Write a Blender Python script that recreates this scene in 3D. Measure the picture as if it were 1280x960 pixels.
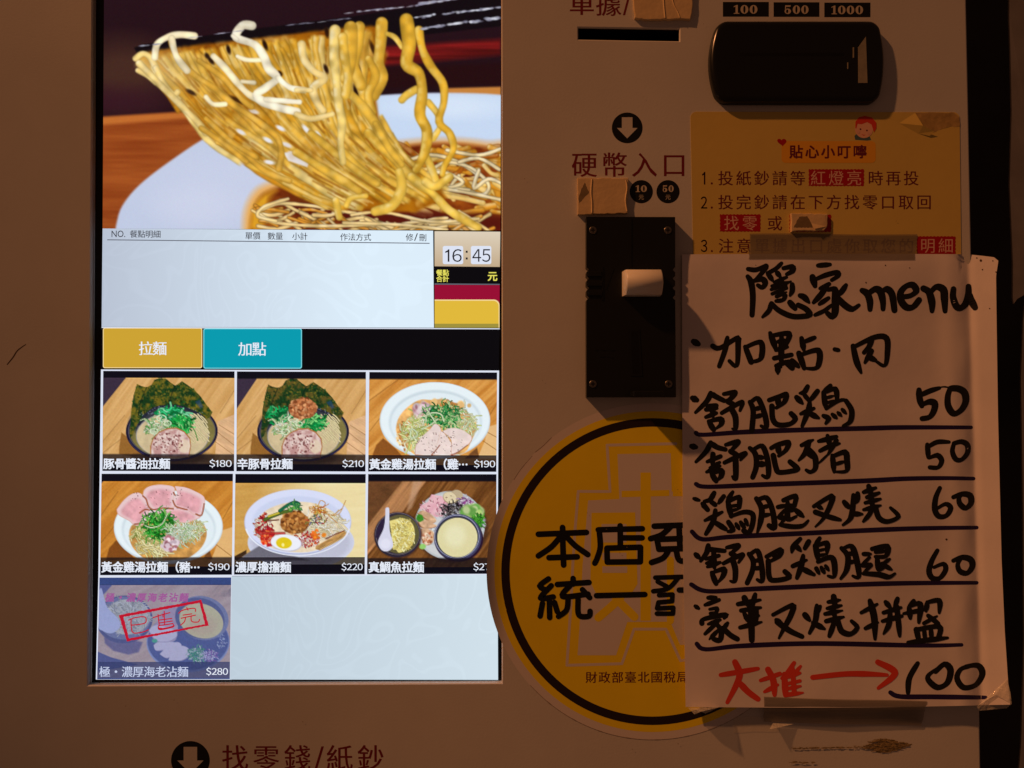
import bpy, bmesh, math, random
import numpy as np
from mathutils import Vector
from mathutils.geometry import tessellate_polygon

random.seed(7)
RNG = np.random.default_rng(11)
for o in list(bpy.data.objects):
    bpy.data.objects.remove(o)
SC = bpy.context.scene
COL = SC.collection

# ------------------------------------------------------------------ camera
FPX = 924.0                     # focal length in pixels of a 1280-wide frame
DIST = 0.52
PITCH = math.radians(1.4)
cd = bpy.data.cameras.new('camera')
cd.sensor_width = 36.0
cd.lens = 36.0 * FPX / 1280.0
cd.clip_start = 0.01
cd.clip_end = 50
cam = bpy.data.objects.new('camera', cd)
cam.location = (0, -DIST, 0)
cam.rotation_euler = (math.pi / 2 + PITCH, 0, 0)
COL.objects.link(cam)
SC.camera = cam

# ------------------------------------------------------------------ world and lamps
w = bpy.data.worlds.new('World')
SC.world = w
w.use_nodes = True
bg = w.node_tree.nodes['Background']
bg.inputs[0].default_value = (1.0, 0.44, 0.26, 1)
bg.inputs[1].default_value = 0.054

def lamp(name, kind, loc, target, energy, colour, size, **kw):
    ld = bpy.data.lights.new(name, kind)
    ld.energy = energy
    ld.color = colour
    if kind == 'AREA':
        ld.shape = 'DISK'
        ld.size = size
    else:
        ld.shadow_soft_size = size
    for k, v in kw.items():
        setattr(ld, k, v)
    o = bpy.data.objects.new(name, ld)
    COL.objects.link(o)
    o.location = loc
    d = Vector(target) - Vector(loc)
    o.rotation_euler = d.to_track_quat('-Z', 'Y').to_euler()
    return o

LK = 2.2
lamp('ceiling_lamp', 'SPOT', (0.17 - 1.42 * LK, -0.66 * LK, 1.50 * LK), (1.22, 0, -1.14), 510.0, (1.0, 0.385, 0.135),
     0.075, spot_size=math.radians(20.2), spot_blend=1.0)
lamp('left_fill_lamp', 'AREA', (-0.85, -0.28, -0.32), (-0.40, 0, -0.22), 0.10, (1.0, 0.50, 0.25), 0.35)  # weak warm fill added from the left to lift the panel's left edge

SC.view_settings.view_transform = 'Standard'
SC.view_settings.look = 'None'
SC.view_settings.gamma = 1
SC.view_settings.exposure = 0
SC.view_settings.use_curve_mapping = False

# ------------------------------------------------------------------ geometry helpers
CP, SP = math.cos(PITCH), math.sin(PITCH)

def P(px, py, h=0.0):
    """point of the plane h millimetres in front of the machine face seen at photo pixel px,py"""
    u = (px - 640.0) / FPX
    v = (480.0 - py) / FPX
    dy = CP - v * SP
    t = (DIST - h / 1000.0) / dy
    return (u * t, -h / 1000.0, (SP + v * CP) * t)

def link(name, me, mats=None, parent=None, label=None):
    o = bpy.data.objects.new(name, me)
    COL.objects.link(o)
    if mats is not None:
        for m in (mats if isinstance(mats, (list, tuple)) else [mats]):
            me.materials.append(m)
    if parent is not None:
        o.parent = parent
        o.matrix_parent_inverse = parent.matrix_world.inverted()
    if label:
        o['label'] = label
    return o

def thing(name, label, cat, loc=(0, 0, 0), group=None):
    o = bpy.data.objects.new(name, None)
    o.empty_display_size = 0.02
    COL.objects.link(o)
    o.location = loc
    o['label'] = label
    o['category'] = cat
    if group:
        o['group'] = group
    bpy.context.view_layer.update()
    return o

class MB:
    def __init__(s):
        s.v = []; s.f = []; s.m = []; s.sm = []
    def add(s, vs, fs, mi=0, smooth=False):
        b = len(s.v)
        s.v += [tuple(q) for q in vs]
        for f in fs:
            s.f.append([b + i for i in f]); s.m.append(mi); s.sm.append(smooth)
    def build(s, name, mats, parent=None, label=None):
        me = bpy.data.meshes.new(name)
        me.from_pydata(s.v, [], s.f)
        me.polygons.foreach_set('material_index', s.m)
        me.polygons.foreach_set('use_smooth', s.sm)
        me.update()
        return link(name, me, mats, parent, label)
    # flat polygon facing the camera, pixel outline, optional holes
    def flat(s, pts, h=0.0, holes=(), mi=0, hf=None):
        hh = hf if hf else (lambda x, y: 0.0)
        loops = [list(pts)] + [list(q) for q in holes]
        allp = [q for lp in loops for q in lp]
        V = [P(x, y, h + hh(x, y)) for x, y in allp]
        tris = tessellate_polygon([[Vector((x, -y, 0)) for x, y in lp] for lp in loops])
        out = []
        for t in tris:
            a, b, c = [allp[i] for i in t]
            cr = (b[0] - a[0]) * (c[1] - a[1]) - (b[1] - a[1]) * (c[0] - a[0])
            out.append(t if cr < 0 else (t[0], t[2], t[1]))
        s.add(V, out, mi)
    # solid with a pixel outline: front at h1, straight back to h0, optional rounded-over edge
    def solid(s, pts, h0, h1, bev=0.0, inset=None, mi=0, steps=3, smooth=False):
        cx = sum(q[0] for q in pts) / len(pts); cy = sum(q[1] for q in pts) / len(pts)
        area = sum(pts[i][0] * pts[(i + 1) % len(pts)][1] - pts[(i + 1) % len(pts)][0] * pts[i][1] for i in range(len(pts)))
        if area > 0:
            pts = pts[::-1]        # counter-clockwise seen by the camera (y is down)
        n = len(pts)
        rings = []
        base = [P(x, y, h1) for x, y in pts]
        rings.append([(a[0], -h0 / 1000.0, a[2]) for a in base])
        if bev <= 0:
            rings.append(base)
        else:
            ins = inset if inset is not None else bev / 0.563
            for k in range(steps + 1):
                a = math.pi / 2 * k / steps
                off = ins * (1 - math.cos(a)); hh = h1 - bev * (1 - math.sin(a))
                q = offset_poly(pts, off)
                rr = [P(x, y, h1) for x, y in q]
                rings.append([(r[0], -hh / 1000.0, r[2]) for r in rr])
        V = [v for r in rings for v in r]
        F = []
        for k in range(len(rings) - 1):
            for i in range(n):
                j = (i + 1) % n
                F.append((k * n + i, k * n + j, (k + 1) * n + j, (k + 1) * n + i))
        s.add(V, F, mi, smooth)
        top = rings[-1]
        tr = tessellate_polygon([[Vector((q[0], q[2], 0)) for q in top]])
        out = []
        for t in tr:
            a, b, c = [top[i] for i in t]
            cr = (b[0] - a[0]) * (c[2] - a[2]) - (b[2] - a[2]) * (c[0] - a[0])
            out.append(t if cr > 0 else (t[0], t[2], t[1]))
        s.add(top, out, mi)

def offset_poly(pts, d):
    if d <= 1e-6:
        return list(pts)
    n = len(pts); out = []
    area = sum(pts[i][0] * pts[(i + 1) % n][1] - pts[(i + 1) % n][0] * pts[i][1] for i in range(n))
    sg = 1 if area > 0 else -1
    for i in range(n):
        a = pts[i - 1]; b = pts[i]; c = pts[(i + 1) % n]
        e1 = (b[0] - a[0], b[1] - a[1]); e2 = (c[0] - b[0], c[1] - b[1])
        l1 = math.hypot(*e1) or 1e-9; l2 = math.hypot(*e2) or 1e-9
        n1 = (-e1[1] / l1 * sg, e1[0] / l1 * sg); n2 = (-e2[1] / l2 * sg, e2[0] / l2 * sg)
        bx, by = n1[0] + n2[0], n1[1] + n2[1]
        k = max(0.4, (bx * bx + by * by) / 2)
        out.append((b[0] + bx / k * d * 1.0, b[1] + by / k * d * 1.0))
    return out

def rect(x0, y0, x1, y1):
    return [(x0, y0), (x1, y0), (x1, y1), (x0, y1)]

def rrect(x0, y0, x1, y1, r, n=5, corners=(1, 1, 1, 1)):
    out = []
    for (cx, cy, a0, on) in ((x0, y0, 180, corners[0]), (x1, y0, 270, corners[1]), (x1, y1, 0, corners[2]), (x0, y1, 90, corners[3])):
        if not on:
            out.append((cx, cy)); continue
        ox = cx + r if cx == x0 else cx - r
        oy = cy + r if cy == y0 else cy - r
        for k in range(n + 1):
            a = math.radians(a0 + 90 * k / n)
            out.append((ox + r * math.cos(a), oy + r * math.sin(a)))
    return out

def circ(cx, cy, r, n=40, ry=None):
    ry = ry or r
    return [(cx + r * math.cos(2 * math.pi * k / n), cy + ry * math.sin(2 * math.pi * k / n)) for k in range(n)]

def rough(pts, amp, step=3.0, seed=1, pick=None):
    """outline with small irregularities (torn or cut by hand)"""
    rr = random.Random(seed); out = []
    n = len(pts)
    for i in range(n):
        a = pts[i]; b = pts[(i + 1) % n]
        L = math.hypot(b[0] - a[0], b[1] - a[1]); k = max(1, int(L / step))
        amp_i = amp if pick is None or i in pick else amp * 0.12
        for j in range(k):
            t = j / k
            nx, ny = (b[1] - a[1]) / (L or 1), -(b[0] - a[0]) / (L or 1)
            e = rr.uniform(-amp_i, amp_i)
            out.append((a[0] + (b[0] - a[0]) * t + nx * e, a[1] + (b[1] - a[1]) * t + ny * e))
    return out

def catmull(pts, sub=6):
    if len(pts) < 3:
        a, b = pts[0], pts[-1]
        return [tuple(a[k] + (b[k] - a[k]) * i / 4 for k in range(len(a))) for i in range(5)]
    out = []
    q = [pts[0]] + list(pts) + [pts[-1]]
    for i in range(1, len(q) - 2):
        p0, p1, p2, p3 = q[i - 1], q[i], q[i + 1], q[i + 2]
        for s in range(sub):
            t = s / sub
            out.append(tuple(0.5 * ((2 * p1[k]) + (-p0[k] + p2[k]) * t + (2 * p0[k] - 5 * p1[k] + 4 * p2[k] - p3[k]) * t * t
                             + (-p0[k] + 3 * p1[k] - 3 * p2[k] + p3[k]) * t ** 3) for k in range(len(p1))))
    out.append(tuple(pts[-1]))
    return out

def fine(pts, smooth=True, step=3.0):
    pts = [tuple(p) for p in pts]
    q = [pts[0]] + pts + [pts[-1]]
    out = []; ctl = []
    for i in range(1, len(q) - 2):
        p0, p1, p2, p3 = q[i - 1], q[i], q[i + 1], q[i + 2]
        L = math.hypot(p2[0] - p1[0], p2[1] - p1[1])
        n = max(4 if smooth else 1, int(L / step) + 1)
        ctl.append(len(out))
        for s in range(n):
            t = s / n
            if smooth and len(pts) > 2:
                out.append(tuple(0.5 * ((2 * p1[k]) + (-p0[k] + p2[k]) * t + (2 * p0[k] - 5 * p1[k] + 4 * p2[k] - p3[k]) * t * t
                                 + (-p0[k] + 3 * p1[k] - 3 * p2[k] + p3[k]) * t ** 3) for k in (0, 1)))
            else:
                out.append((p1[0] + (p2[0] - p1[0]) * t, p1[1] + (p2[1] - p1[1]) * t))
    ctl.append(len(out)); out.append(pts[-1])
    return out, ctl

# pen stroke made of a ribbon with round ends
class Pen:
    def __init__(s, hf=None, h=0.1, inc=0.006):
        s.mb = MB(); s.hf = hf or (lambda x, y: 0.0); s.h = h; s.inc = inc; s.r = random.Random(3)
    def stroke(s, pts, wd, mi=0, taper=True, smooth=True):
        q, ctl = fine(pts, smooth)
        n = len(q); L = []; R = []
        ws = []
        wd = wd * (1.03 if taper else 1.0)
        a0, a1 = (s.r.uniform(.66, 1.0), s.r.uniform(.38, .9)) if taper else (1, 1)
        ph = s.r.uniform(0, 6)
        for i in range(n):
            t = i / (n - 1)
            k = 1.0
            if taper:
                k = min(1, a0 + (1 - a0) * t * 4) * min(1, a1 + (1 - a1) * (1 - t) * 3) * (1 + .06 * math.sin(ph + 5 * t))
            ws.append(wd * k / 2)
        for i in range(n):
            a = q[max(0, i - 1)]; b = q[min(n - 1, i + 1)]
            dx, dy = b[0] - a[0], b[1] - a[1]; l = math.hypot(dx, dy) or 1
            nx, ny = -dy / l, dx / l
            if taper:
                ws[i] *= .90 + .30 * abs(dx * .5 + dy * .86) / l
            L.append((q[i][0] + nx * ws[i], q[i][1] + ny * ws[i])); R.append((q[i][0] - nx * ws[i], q[i][1] - ny * ws[i]))
        pl = L + R
        s.mb.add([P(x, y, s.h + s.hf(x, y)) for x, y in pl], [(i, i + 1, n + i + 1, n + i) for i in range(n - 1)], mi)
        s.h += s.inc
        idx = ctl
        for c, k in enumerate(idx):
            m = 12
            x0, y0 = q[k]
            ring = [(x0 + ws[k] * math.cos(6.2832 * j / m), y0 + ws[k] * math.sin(6.2832 * j / m)) for j in range(m)]
            vs = [P(x, y, s.h + s.hf(x, y) + c * s.inc * .3) for x, y in ring]
            s.mb.add(vs, [tuple(range(m))[::-1]], mi)
        s.h += s.inc

def strokes(txt):
    """'x,y x,y ...;x,y ...' -> list of point lists; a stroke may start with *k (relative width)"""
    out = []
    for st in txt.replace('\n', ' ').split(';'):
        st = st.split()
        if not st:
            continue
        k = 1.0
        if st[0][0] == '*':
            k = float(st[0][1:]); st = st[1:]
        out.append((k, [tuple(float(c) for c in p.split(',')) for p in st]))
    return out

# printed characters from Blender's built-in font
GL = {}
def glyph(ch, off=0.0):
    key = (ch, 0)
    if key not in GL:
        c = bpy.data.curves.new('glyph', 'FONT')
        c.body = ch; c.size = 1; c.resolution_u = 3
        o = bpy.data.objects.new('glyph', c)
        COL.objects.link(o)
        bpy.context.view_layer.update()
        m = bpy.data.meshes.new_from_object(o.evaluated_get(bpy.context.evaluated_depsgraph_get()))
        GL[key] = ([(v.co.x, v.co.y) for v in m.vertices], [tuple(p.vertices) for p in m.polygons])
        bpy.data.objects.remove(o); bpy.data.curves.remove(c); bpy.data.meshes.remove(m)
    return GL[key]

def cells(mb, txt, cx, cy, adv, size, h=0.0, off=0.0, slope=0.0, hf=None, mi=0, sx=1.0, shear=0.0):
    """one CJK character per cell; cx,cy is the centre of the first cell"""
    hf = hf or (lambda x, y: 0.0)
    sh = [(0, 0)] if off <= 0.003 else [(-off, -off), (off, off), (-off, off), (off, -off)] if off > .014 else [(-off, 0), (off, 0)]
    for i, ch in enumerate(txt):
        if ch == ' ':
            continue
        V, F = glyph(ch)
        x0 = cx + adv * i; y0 = cy + slope * adv * i
        for k, (dx, dy) in enumerate(sh):
            vs = []
            for gx, gy in V:
                lx = (gx + dx - 0.5) * size * sx; ly = -(gy + dy - 0.38) * size
                x = x0 + lx + shear * -ly; y = y0 + ly + slope * lx
                vs.append(P(x, y, h + .006 * k + hf(x, y)))
            mb.add(vs, F, mi)

def fit(mb, txt, x0, y0, x1, y1, h=0.0, off=0.0, mi=0, slope=0.0, hf=None):
    """western text stretched to a pixel box"""
    hf = hf or (lambda x, y: 0.0)
    if any(c.isdigit() for c in txt):
        V = []; F = []; pen = 0.0
        for ch in txt:
            if ch == '1':
                gv = [(.16, .0), (.25, .0), (.25, .735), (.185, .735), (.13, .66), (.02, .60), (.02, .52), (.16, .575)]
                gf = [tuple(range(8))]; wd = .40; gv = [(x + .02, y) for x, y in gv]
            else:
                gv, gf = glyph({'$': '\uff04'}.get(ch, chr(0xff10 + int(ch)) if ch.isdigit() else ch))
                mn = min(v[0] for v in gv); mxx = max(v[0] for v in gv)
                gv = [(v[0] - mn + .03, v[1]) for v in gv]; wd = mxx - mn + .06
            for dx in ((-off, off) if off > .003 else (0,)):
                V += [(pen + x + dx, y) for x, y in gv]; F += [tuple(len(V) - len(gv) + i for i in f) for f in gf]
            pen += wd
    else:
        V, F = glyph(txt)
    ax = [v[0] for v in V]; ay = [v[1] for v in V]
    a, b, c, d = min(ax), max(ax), min(ay), max(ay)
    vs = []
    for gx, gy in V:
        x = x0 + (gx - a) / (b - a) * (x1 - x0)
        y = y1 - (gy - c) / (d - c) * (y1 - y0) + slope * (x - x0)
        vs.append((x, y))
    for k, f in enumerate(F):
        pass
    mb.add([P(x, y, h + hf(x, y) + .004 * (i % 2 if False else 0)) for i, (x, y) in enumerate(vs)], F, mi)

def serif_digits(mb, txt, x0, y0, x1, y1, h, mi=0):
    n = len(txt); ws = [0.72 if c == '1' else 1.0 for c in txt]; tot = sum(ws)
    x = x0; H = y1 - y0
    for c, k in zip(txt, ws):
        cw = (x1 - x0) * k / tot; gx = x + cw * .5; gw = cw * .86
        if c == '0':
            mb.flat(circ(gx, (y0 + y1) / 2, gw / 2, 20, H / 2), h, holes=[circ(gx, (y0 + y1) / 2, gw * .15, 14, H * .42)], mi=mi)
        elif c == '1':
            mb.flat([(gx - gw * .18, y0 + H * .16), (gx - gw * .5, y0 + H * .26), (gx - gw * .5, y0 + H * .16), (gx + gw * .0, y0), (gx + gw * .22, y0),
                     (gx + gw * .22, y1 - H * .1), (gx + gw * .5, y1 - H * .08), (gx + gw * .5, y1), (gx - gw * .5, y1), (gx - gw * .5, y1 - H * .08), (gx - gw * .18, y1 - H * .1)], h, mi=mi)
        elif c == '5':
            mb.flat([(gx - gw * .38, y0), (gx + gw * .40, y0), (gx + gw * .34, y0 + H * .18), (gx - gw * .26, y0 + H * .18), (gx - gw * .28, y0 + H * .42),
                     (gx - gw * .4, y0 + H * .5)], h, mi=mi)
            o = circ(gx - gw * .02, y0 + H * .69, gw * .44, 20, H * .32)
            mb.flat(o, h + .01, holes=[circ(gx - gw * .10, y0 + H * .70, gw * .16, 12, H * .22)], mi=mi)
        x += cw

# ------------------------------------------------------------------ materials
def srgb(r, g, b):
    f = lambda c: ((c / 255.0) / 12.92 if c / 255.0 <= 0.04045 else ((c / 255.0 + 0.055) / 1.055) ** 2.4)
    return (f(r), f(g), f(b), 1)

def mat(name, base, rough_=0.5, spec=0.5, metal=0.0, var=0.0, vscale=40.0, bump=0.0, bscale=300.0, alpha=1.0, coat=0.0, stretch=None, bdist=0.0004):
    m = bpy.data.materials.new(name)
    m.use_nodes = True
    nt = m.node_tree; N = nt.nodes; L = nt.links
    p = N['Principled BSDF']
    p.inputs['Base Color'].default_value = (*base[:3], 1)
    p.inputs['Roughness'].default_value = rough_
    p.inputs['Specular IOR Level'].default_value = spec
    p.inputs['Metallic'].default_value = metal
    p.inputs['Alpha'].default_value = alpha
    p.inputs['Coat Weight'].default_value = coat
    if var or bump:
        tc = N.new('ShaderNodeTexCoord')
        src = tc.outputs['Object']
        if stretch:
            mp = N.new('ShaderNodeMapping'); mp.inputs['Scale'].default_value = stretch
            L.new(src, mp.inputs['Vector']); src = mp.outputs['Vector']
    if var:
        n = N.new('ShaderNodeTexNoise'); n.inputs['Scale'].default_value = vscale; n.inputs['Detail'].default_value = 6
        n.inputs['Roughness'].default_value = 0.62
        L.new(src, n.inputs['Vector'])
        r = N.new('ShaderNodeMapRange'); r.inputs[1].default_value = 0.3; r.inputs[2].default_value = 0.7
        r.inputs[3].default_value = 1 - var; r.inputs[4].default_value = 1 + var * .5
        L.new(n.outputs['Fac'], r.inputs[0])
        mx = N.new('ShaderNodeMix'); mx.data_type = 'RGBA'; mx.blend_type = 'MULTIPLY'; mx.inputs[0].default_value = 1
        mx.inputs[6].default_value = (*base[:3], 1)
        L.new(r.outputs[0], mx.inputs[7]); L.new(mx.outputs[2], p.inputs['Base Color'])
    if bump:
        n2 = N.new('ShaderNodeTexNoise'); n2.inputs['Scale'].default_value = bscale; n2.inputs['Detail'].default_value = 4
        L.new(src, n2.inputs['Vector'])
        b = N.new('ShaderNodeBump'); b.inputs['Strength'].default_value = bump; b.inputs['Distance'].default_value = bdist
        L.new(n2.outputs['Fac'], b.inputs['Height']); L.new(b.outputs['Normal'], p.inputs['Normal'])
    return m

def glow(name, rgb, attr=None, gain=1.0, damask=0.0, to=None):
    """a lit part of the display: emission plus the faint gloss of its cover glass"""
    m = bpy.data.materials.new(name)
    m.use_nodes = True
    nt = m.node_tree; N = nt.nodes; L = nt.links
    p = N['Principled BSDF']
    p.inputs['Base Color'].default_value = (0.004, 0.004, 0.005, 1)
    p.inputs['Roughness'].default_value = 0.16
    p.inputs['Specular IOR Level'].default_value = 0.35
    p.inputs['Emission Strength'].default_value = gain
    c = srgb(*rgb) if rgb else (1, 1, 1, 1)
    p.inputs['Emission Color'].default_value = c
    tc = N.new('ShaderNodeTexCoord')
    # liquid-crystal pixel rows, barely resolved
    wv = N.new('ShaderNodeTexWave'); wv.wave_type = 'BANDS'; wv.bands_direction = 'Z'
    wv.inputs['Scale'].default_value = 640; wv.inputs['Distortion'].default_value = 0
    L.new(tc.outputs['Object'], wv.inputs['Vector'])
    mr = N.new('ShaderNodeMapRange'); mr.inputs[3].default_value = 0.955; mr.inputs[4].default_value = 1.02
    L.new(wv.outputs['Fac'], mr.inputs[0])
    mx = N.new('ShaderNodeMix'); mx.data_type = 'RGBA'; mx.blend_type = 'MULTIPLY'; mx.inputs[0].default_value = 1
    mx.inputs[6].default_value = c
    L.new(mr.outputs[0], mx.inputs[7])
    out = mx.outputs[2]
    if attr:
        at = N.new('ShaderNodeAttribute'); at.attribute_name = attr
        L.new(at.outputs['Color'], mx.inputs[6])
    if to:
        sp = N.new('ShaderNodeSeparateXYZ'); L.new(tc.outputs['Object'], sp.inputs[0])
        g = N.new('ShaderNodeMapRange'); g.inputs[1].default_value = to[1]; g.inputs[2].default_value = to[2]
        L.new(sp.outputs[to[3]], g.inputs[0])
        m2 = N.new('ShaderNodeMix'); m2.data_type = 'RGBA'
        m2.inputs[6].default_value = c; m2.inputs[7].default_value = srgb(*to[0])
        L.new(g.outputs[0], m2.inputs[0]); L.new(m2.outputs[2], mx.inputs[6])
    if damask:
        # pale scrolled wallpaper pattern of the menu background
        mp = N.new('ShaderNodeTexNoise'); mp.inputs['Scale'].default_value = 14; mp.inputs['Detail'].default_value = 1
        mp.inputs['Distortion'].default_value = 2.2
        L.new(tc.outputs['Object'], mp.inputs['Vector'])
        s2 = N.new('ShaderNodeMath'); s2.operation = 'MULTIPLY'; s2.inputs[1].default_value = 46
        L.new(mp.outputs['Fac'], s2.inputs[0])
        s3 = N.new('ShaderNodeMath'); s3.operation = 'SINE'; L.new(s2.outputs[0], s3.inputs[0])
        s4 = N.new('ShaderNodeMapRange'); s4.inputs[1].default_value = 0.55; s4.inputs[2].default_value = 0.95
        s4.inputs[3].default_value = 1.0; s4.inputs[4].default_value = 1.0 + damask
        L.new(s3.outputs[0], s4.inputs[0])
        m3 = N.new('ShaderNodeMix'); m3.data_type = 'RGBA'; m3.blend_type = 'MULTIPLY'; m3.inputs[0].default_value = 1
        L.new(out, m3.inputs[6]); L.new(s4.outputs[0], m3.inputs[7]); out = m3.outputs[2]
    L.new(out, p.inputs['Emission Color'])
    m.cycles.emission_sampling = 'NONE'
    return m

M = {}
M['panel'] = mat('painted_panel', (0.655, 0.635, 0.60), 0.42, 0.4, var=0.09, vscale=7, bump=0.5, bscale=700, bdist=0.00014)
M['cabinet'] = mat('cabinet_side', (0.06, 0.058, 0.055), 0.5, 0.4, var=0.1, vscale=12)
M['lip'] = mat('cut_edge', (0.78, 0.75, 0.70), 0.3, 0.5)
M['black'] = mat('black_plastic', (0.008, 0.009, 0.008), 0.34, 0.35, bump=0.3, bscale=1800, bdist=0.0001)
M['gloss'] = mat('black_gloss', (0.006, 0.0065, 0.006), 0.22, 0.45)
M['recess'] = mat('dark_recess', (0.004, 0.004, 0.004), 0.6, 0.2)
M['bezel'] = mat('display_bezel', (0.004, 0.004, 0.005), 0.3, 0.4)
M['maroon'] = mat('maroon_print', (0.19, 0.008, 0.016), 0.5, 0.3)
M['printblack'] = mat('black_print', (0.007, 0.007, 0.008), 0.45, 0.3)
M['printcream'] = mat('cream_print', (0.62, 0.55, 0.45), 0.5, 0.3)
M['lever'] = mat('ivory_lever', (0.86, 0.80, 0.70), 0.38, 0.5)
M['lens'] = mat('smoked_window', (0.30, 0.27, 0.2), 0.3, 0.5, var=0.2, vscale=200)
M['screw'] = mat('screw_steel', (0.25, 0.22, 0.18), 0.35, 0.5, metal=1.0, bump=.5, bscale=900)
M['paper'] = mat('white_paper', (0.80, 0.735, 0.74), 0.6, 0.25, var=0.03, vscale=30, bump=0.25, bscale=60, bdist=0.0008)
M['paperedge'] = mat('paper_edge', (0.7, 0.62, 0.5), 0.7, 0.2)
M['ink'] = mat('black_marker', (0.010, 0.010, 0.008), 0.42, 0.35)
M['blueink'] = mat('blue_marker', (0.020, 0.010, 0.075), 0.42, 0.35)
M['redink'] = mat('red_marker', (0.74, 0.062, 0.036), 0.5, 0.3)
M['card'] = mat('yellow_card', (0.72, 0.53, 0.13), 0.42, 0.4, var=0.05, vscale=14, bump=.2, bscale=120)
M['cardback'] = mat('card_adhesive', (0.50, 0.33, 0.12), 0.7, 0.2, var=0.35, vscale=120, bump=.5, bscale=300)
M['plum'] = mat('plum_print', (0.16, 0.012, 0.028), 0.5, 0.3)
M['redprint'] = mat('red_print', (0.44, 0.006, 0.014), 0.5, 0.3)
M['pinkprint'] = mat('pale_print', (0.80, 0.45, 0.36), 0.5, 0.3)
M['orange'] = mat('orange_print', (0.86, 0.42, 0.03), 0.5, 0.3)
M['skin'] = mat('skin_print', (0.88, 0.48, 0.33), 0.5, 0.3)
M['hair'] = mat('hair_print', (0.72, 0.05, 0.02), 0.5, 0.3)
M['bluegrey'] = mat('bluegrey_print', (0.08, 0.14, 0.16), 0.5, 0.3)
M['vinyl'] = mat('sticker_white', (0.76, 0.70, 0.68), 0.4, 0.4)
M['vyellow'] = mat('sticker_yellow', (1.0, 0.78, 0.004), 0.5, 0.4, var=0.05, vscale=20, bump=.15, bscale=50, bdist=.0006)
M['vblack'] = mat('sticker_black', (0.022, 0.012, 0.012), 0.45, 0.3)
M['tape'] = mat('matte_tape', (0.24, 0.20, 0.15), 0.45, 0.35, alpha=0.66, var=0.15, vscale=90, bump=.4, bscale=160, stretch=(0.25, 1, 3), bdist=.0004)
M['cleartape'] = mat('clear_tape', (0.85, 0.78, 0.66), 0.12, 0.7, alpha=0.30, bump=.6, bscale=160, bdist=.0008)
M['shinytape'] = mat('shiny_tape', (0.9, 0.85, 0.75), 0.08, 0.9, alpha=0.5, bump=1.0, bscale=260, bdist=.0015)
M['masking'] = mat('masking_tape', (0.76, 0.56, 0.30), 0.6, 0.3, var=0.1, vscale=70, bump=.5, bscale=220, bdist=.0005)
M['maskdark'] = mat('tape_stain', (0.24, 0.17, 0.09), 0.7, 0.2, var=.2, vscale=200)
M['grime'] = mat('glue_grime', (0.36, 0.26, 0.12), 0.8, 0.15, var=0.6, vscale=500, bump=.8, bscale=900)
M['dirt'] = mat('dirt_line', (0.10, 0.06, 0.035), 0.8, 0.15)
M['crease'] = mat('vinyl_crease', (0.32, 0.25, 0.2), 0.6, 0.3)
M['wall'] = mat('dark_wall', (0.035, 0.032, 0.028), 0.8, 0.2, var=0.4, vscale=6)
M['kraft'] = mat('brown_sheet', (0.86, 0.74, 0.55), 0.7, 0.2, var=0.18, vscale=30, bump=.4, bscale=50, bdist=.001)

# ================================================================== the setting
H3 = lambda x, y: 0.0
wb = MB()
wb.add([(-2.2, 0.42, -1.6), (2.2, 0.42, -1.6), (2.2, 0.42, 1.8), (-2.2, 0.42, 1.8)], [(0, 1, 2, 3)])
wo = wb.build('wall', M['wall']); wo['kind'] = 'structure'

# ================================================================== ticket machine
machine = thing('ticket_machine', 'off-white food ticket machine with a glowing portrait touch screen and black coin unit', 'ticket machine', P(600, 2300, 0))

# machine edge, screen opening and receipt slot (pixel outlines)
RE = [(1187, -700), (1206, 0), (1209, 140), (1214, 400), (1219, 700), (1224, 960), (1234, 1500), (1245, 2100)]
OPEN = [(110, -330), (628.5, -330), (628, 0), (628.6, 420), (628.6, 855), (108.6, 858), (112, 420), (114, 0)]
SLOT = [(721.5, 33.0), (850.5, 35.0), (850.5, 52.5), (721.5, 50.3)]
pb = MB()
outer = [(-520, -700)] + RE + [(-520, 2100)]
pb.flat(outer, 0.0, holes=[OPEN, SLOT])
def rim(mb, loop, wpx, depth, deep, mi_lip, mi_wall):
    """rounded lip then straight wall going back"""
    q = offset_poly(loop, wpx)
    n = len(loop)
    area = sum(loop[i][0] * loop[(i + 1) % n][1] - loop[(i + 1) % n][0] * loop[i][1] for i in range(n))
    a = [P(x, y, 0) for x, y in loop]
    b = [(P(x, y, 0)[0], depth / 1000.0, P(x, y, 0)[2]) for x, y in q]
    c = [(v[0], deep / 1000.0, v[2]) for v in b]
    for i in range(n):
        j = (i + 1) % n
        fa = (0, 1, 2, 3)
        mb.add([a[i], b[i], b[j], a[j]], [fa], mi_lip)
        mb.add([b[i], c[i], c[j], b[j]], [fa], mi_wall)
rim(pb, OPEN, 1.5, 0.7, 5.0, 1, 0)
rim(pb, SLOT, 1.2, 0.6, 1.6, 1, 1)
# turned-back right edge of the sheet metal
for i in range(len(RE) - 1):
    a = P(*RE[i]); b = P(*RE[i + 1])
    r = 0.0012
    ring = []
    for q in (a, b):
        ring.append([(q[0] + r * math.sin(t), r - r * math.cos(t), q[2]) for t in (0, .4, .8, 1.2, 1.57)] + [(q[0] + r, 0.02, q[2])])
    m_ = len(ring[0])
    pb.add(ring[0] + ring[1], [(k, m_ + k, m_ + k + 1, k + 1) for k in range(m_ - 1)], 0, True)
pb.build('front_panel', [M['panel'], M['lip']], machine)

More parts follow.
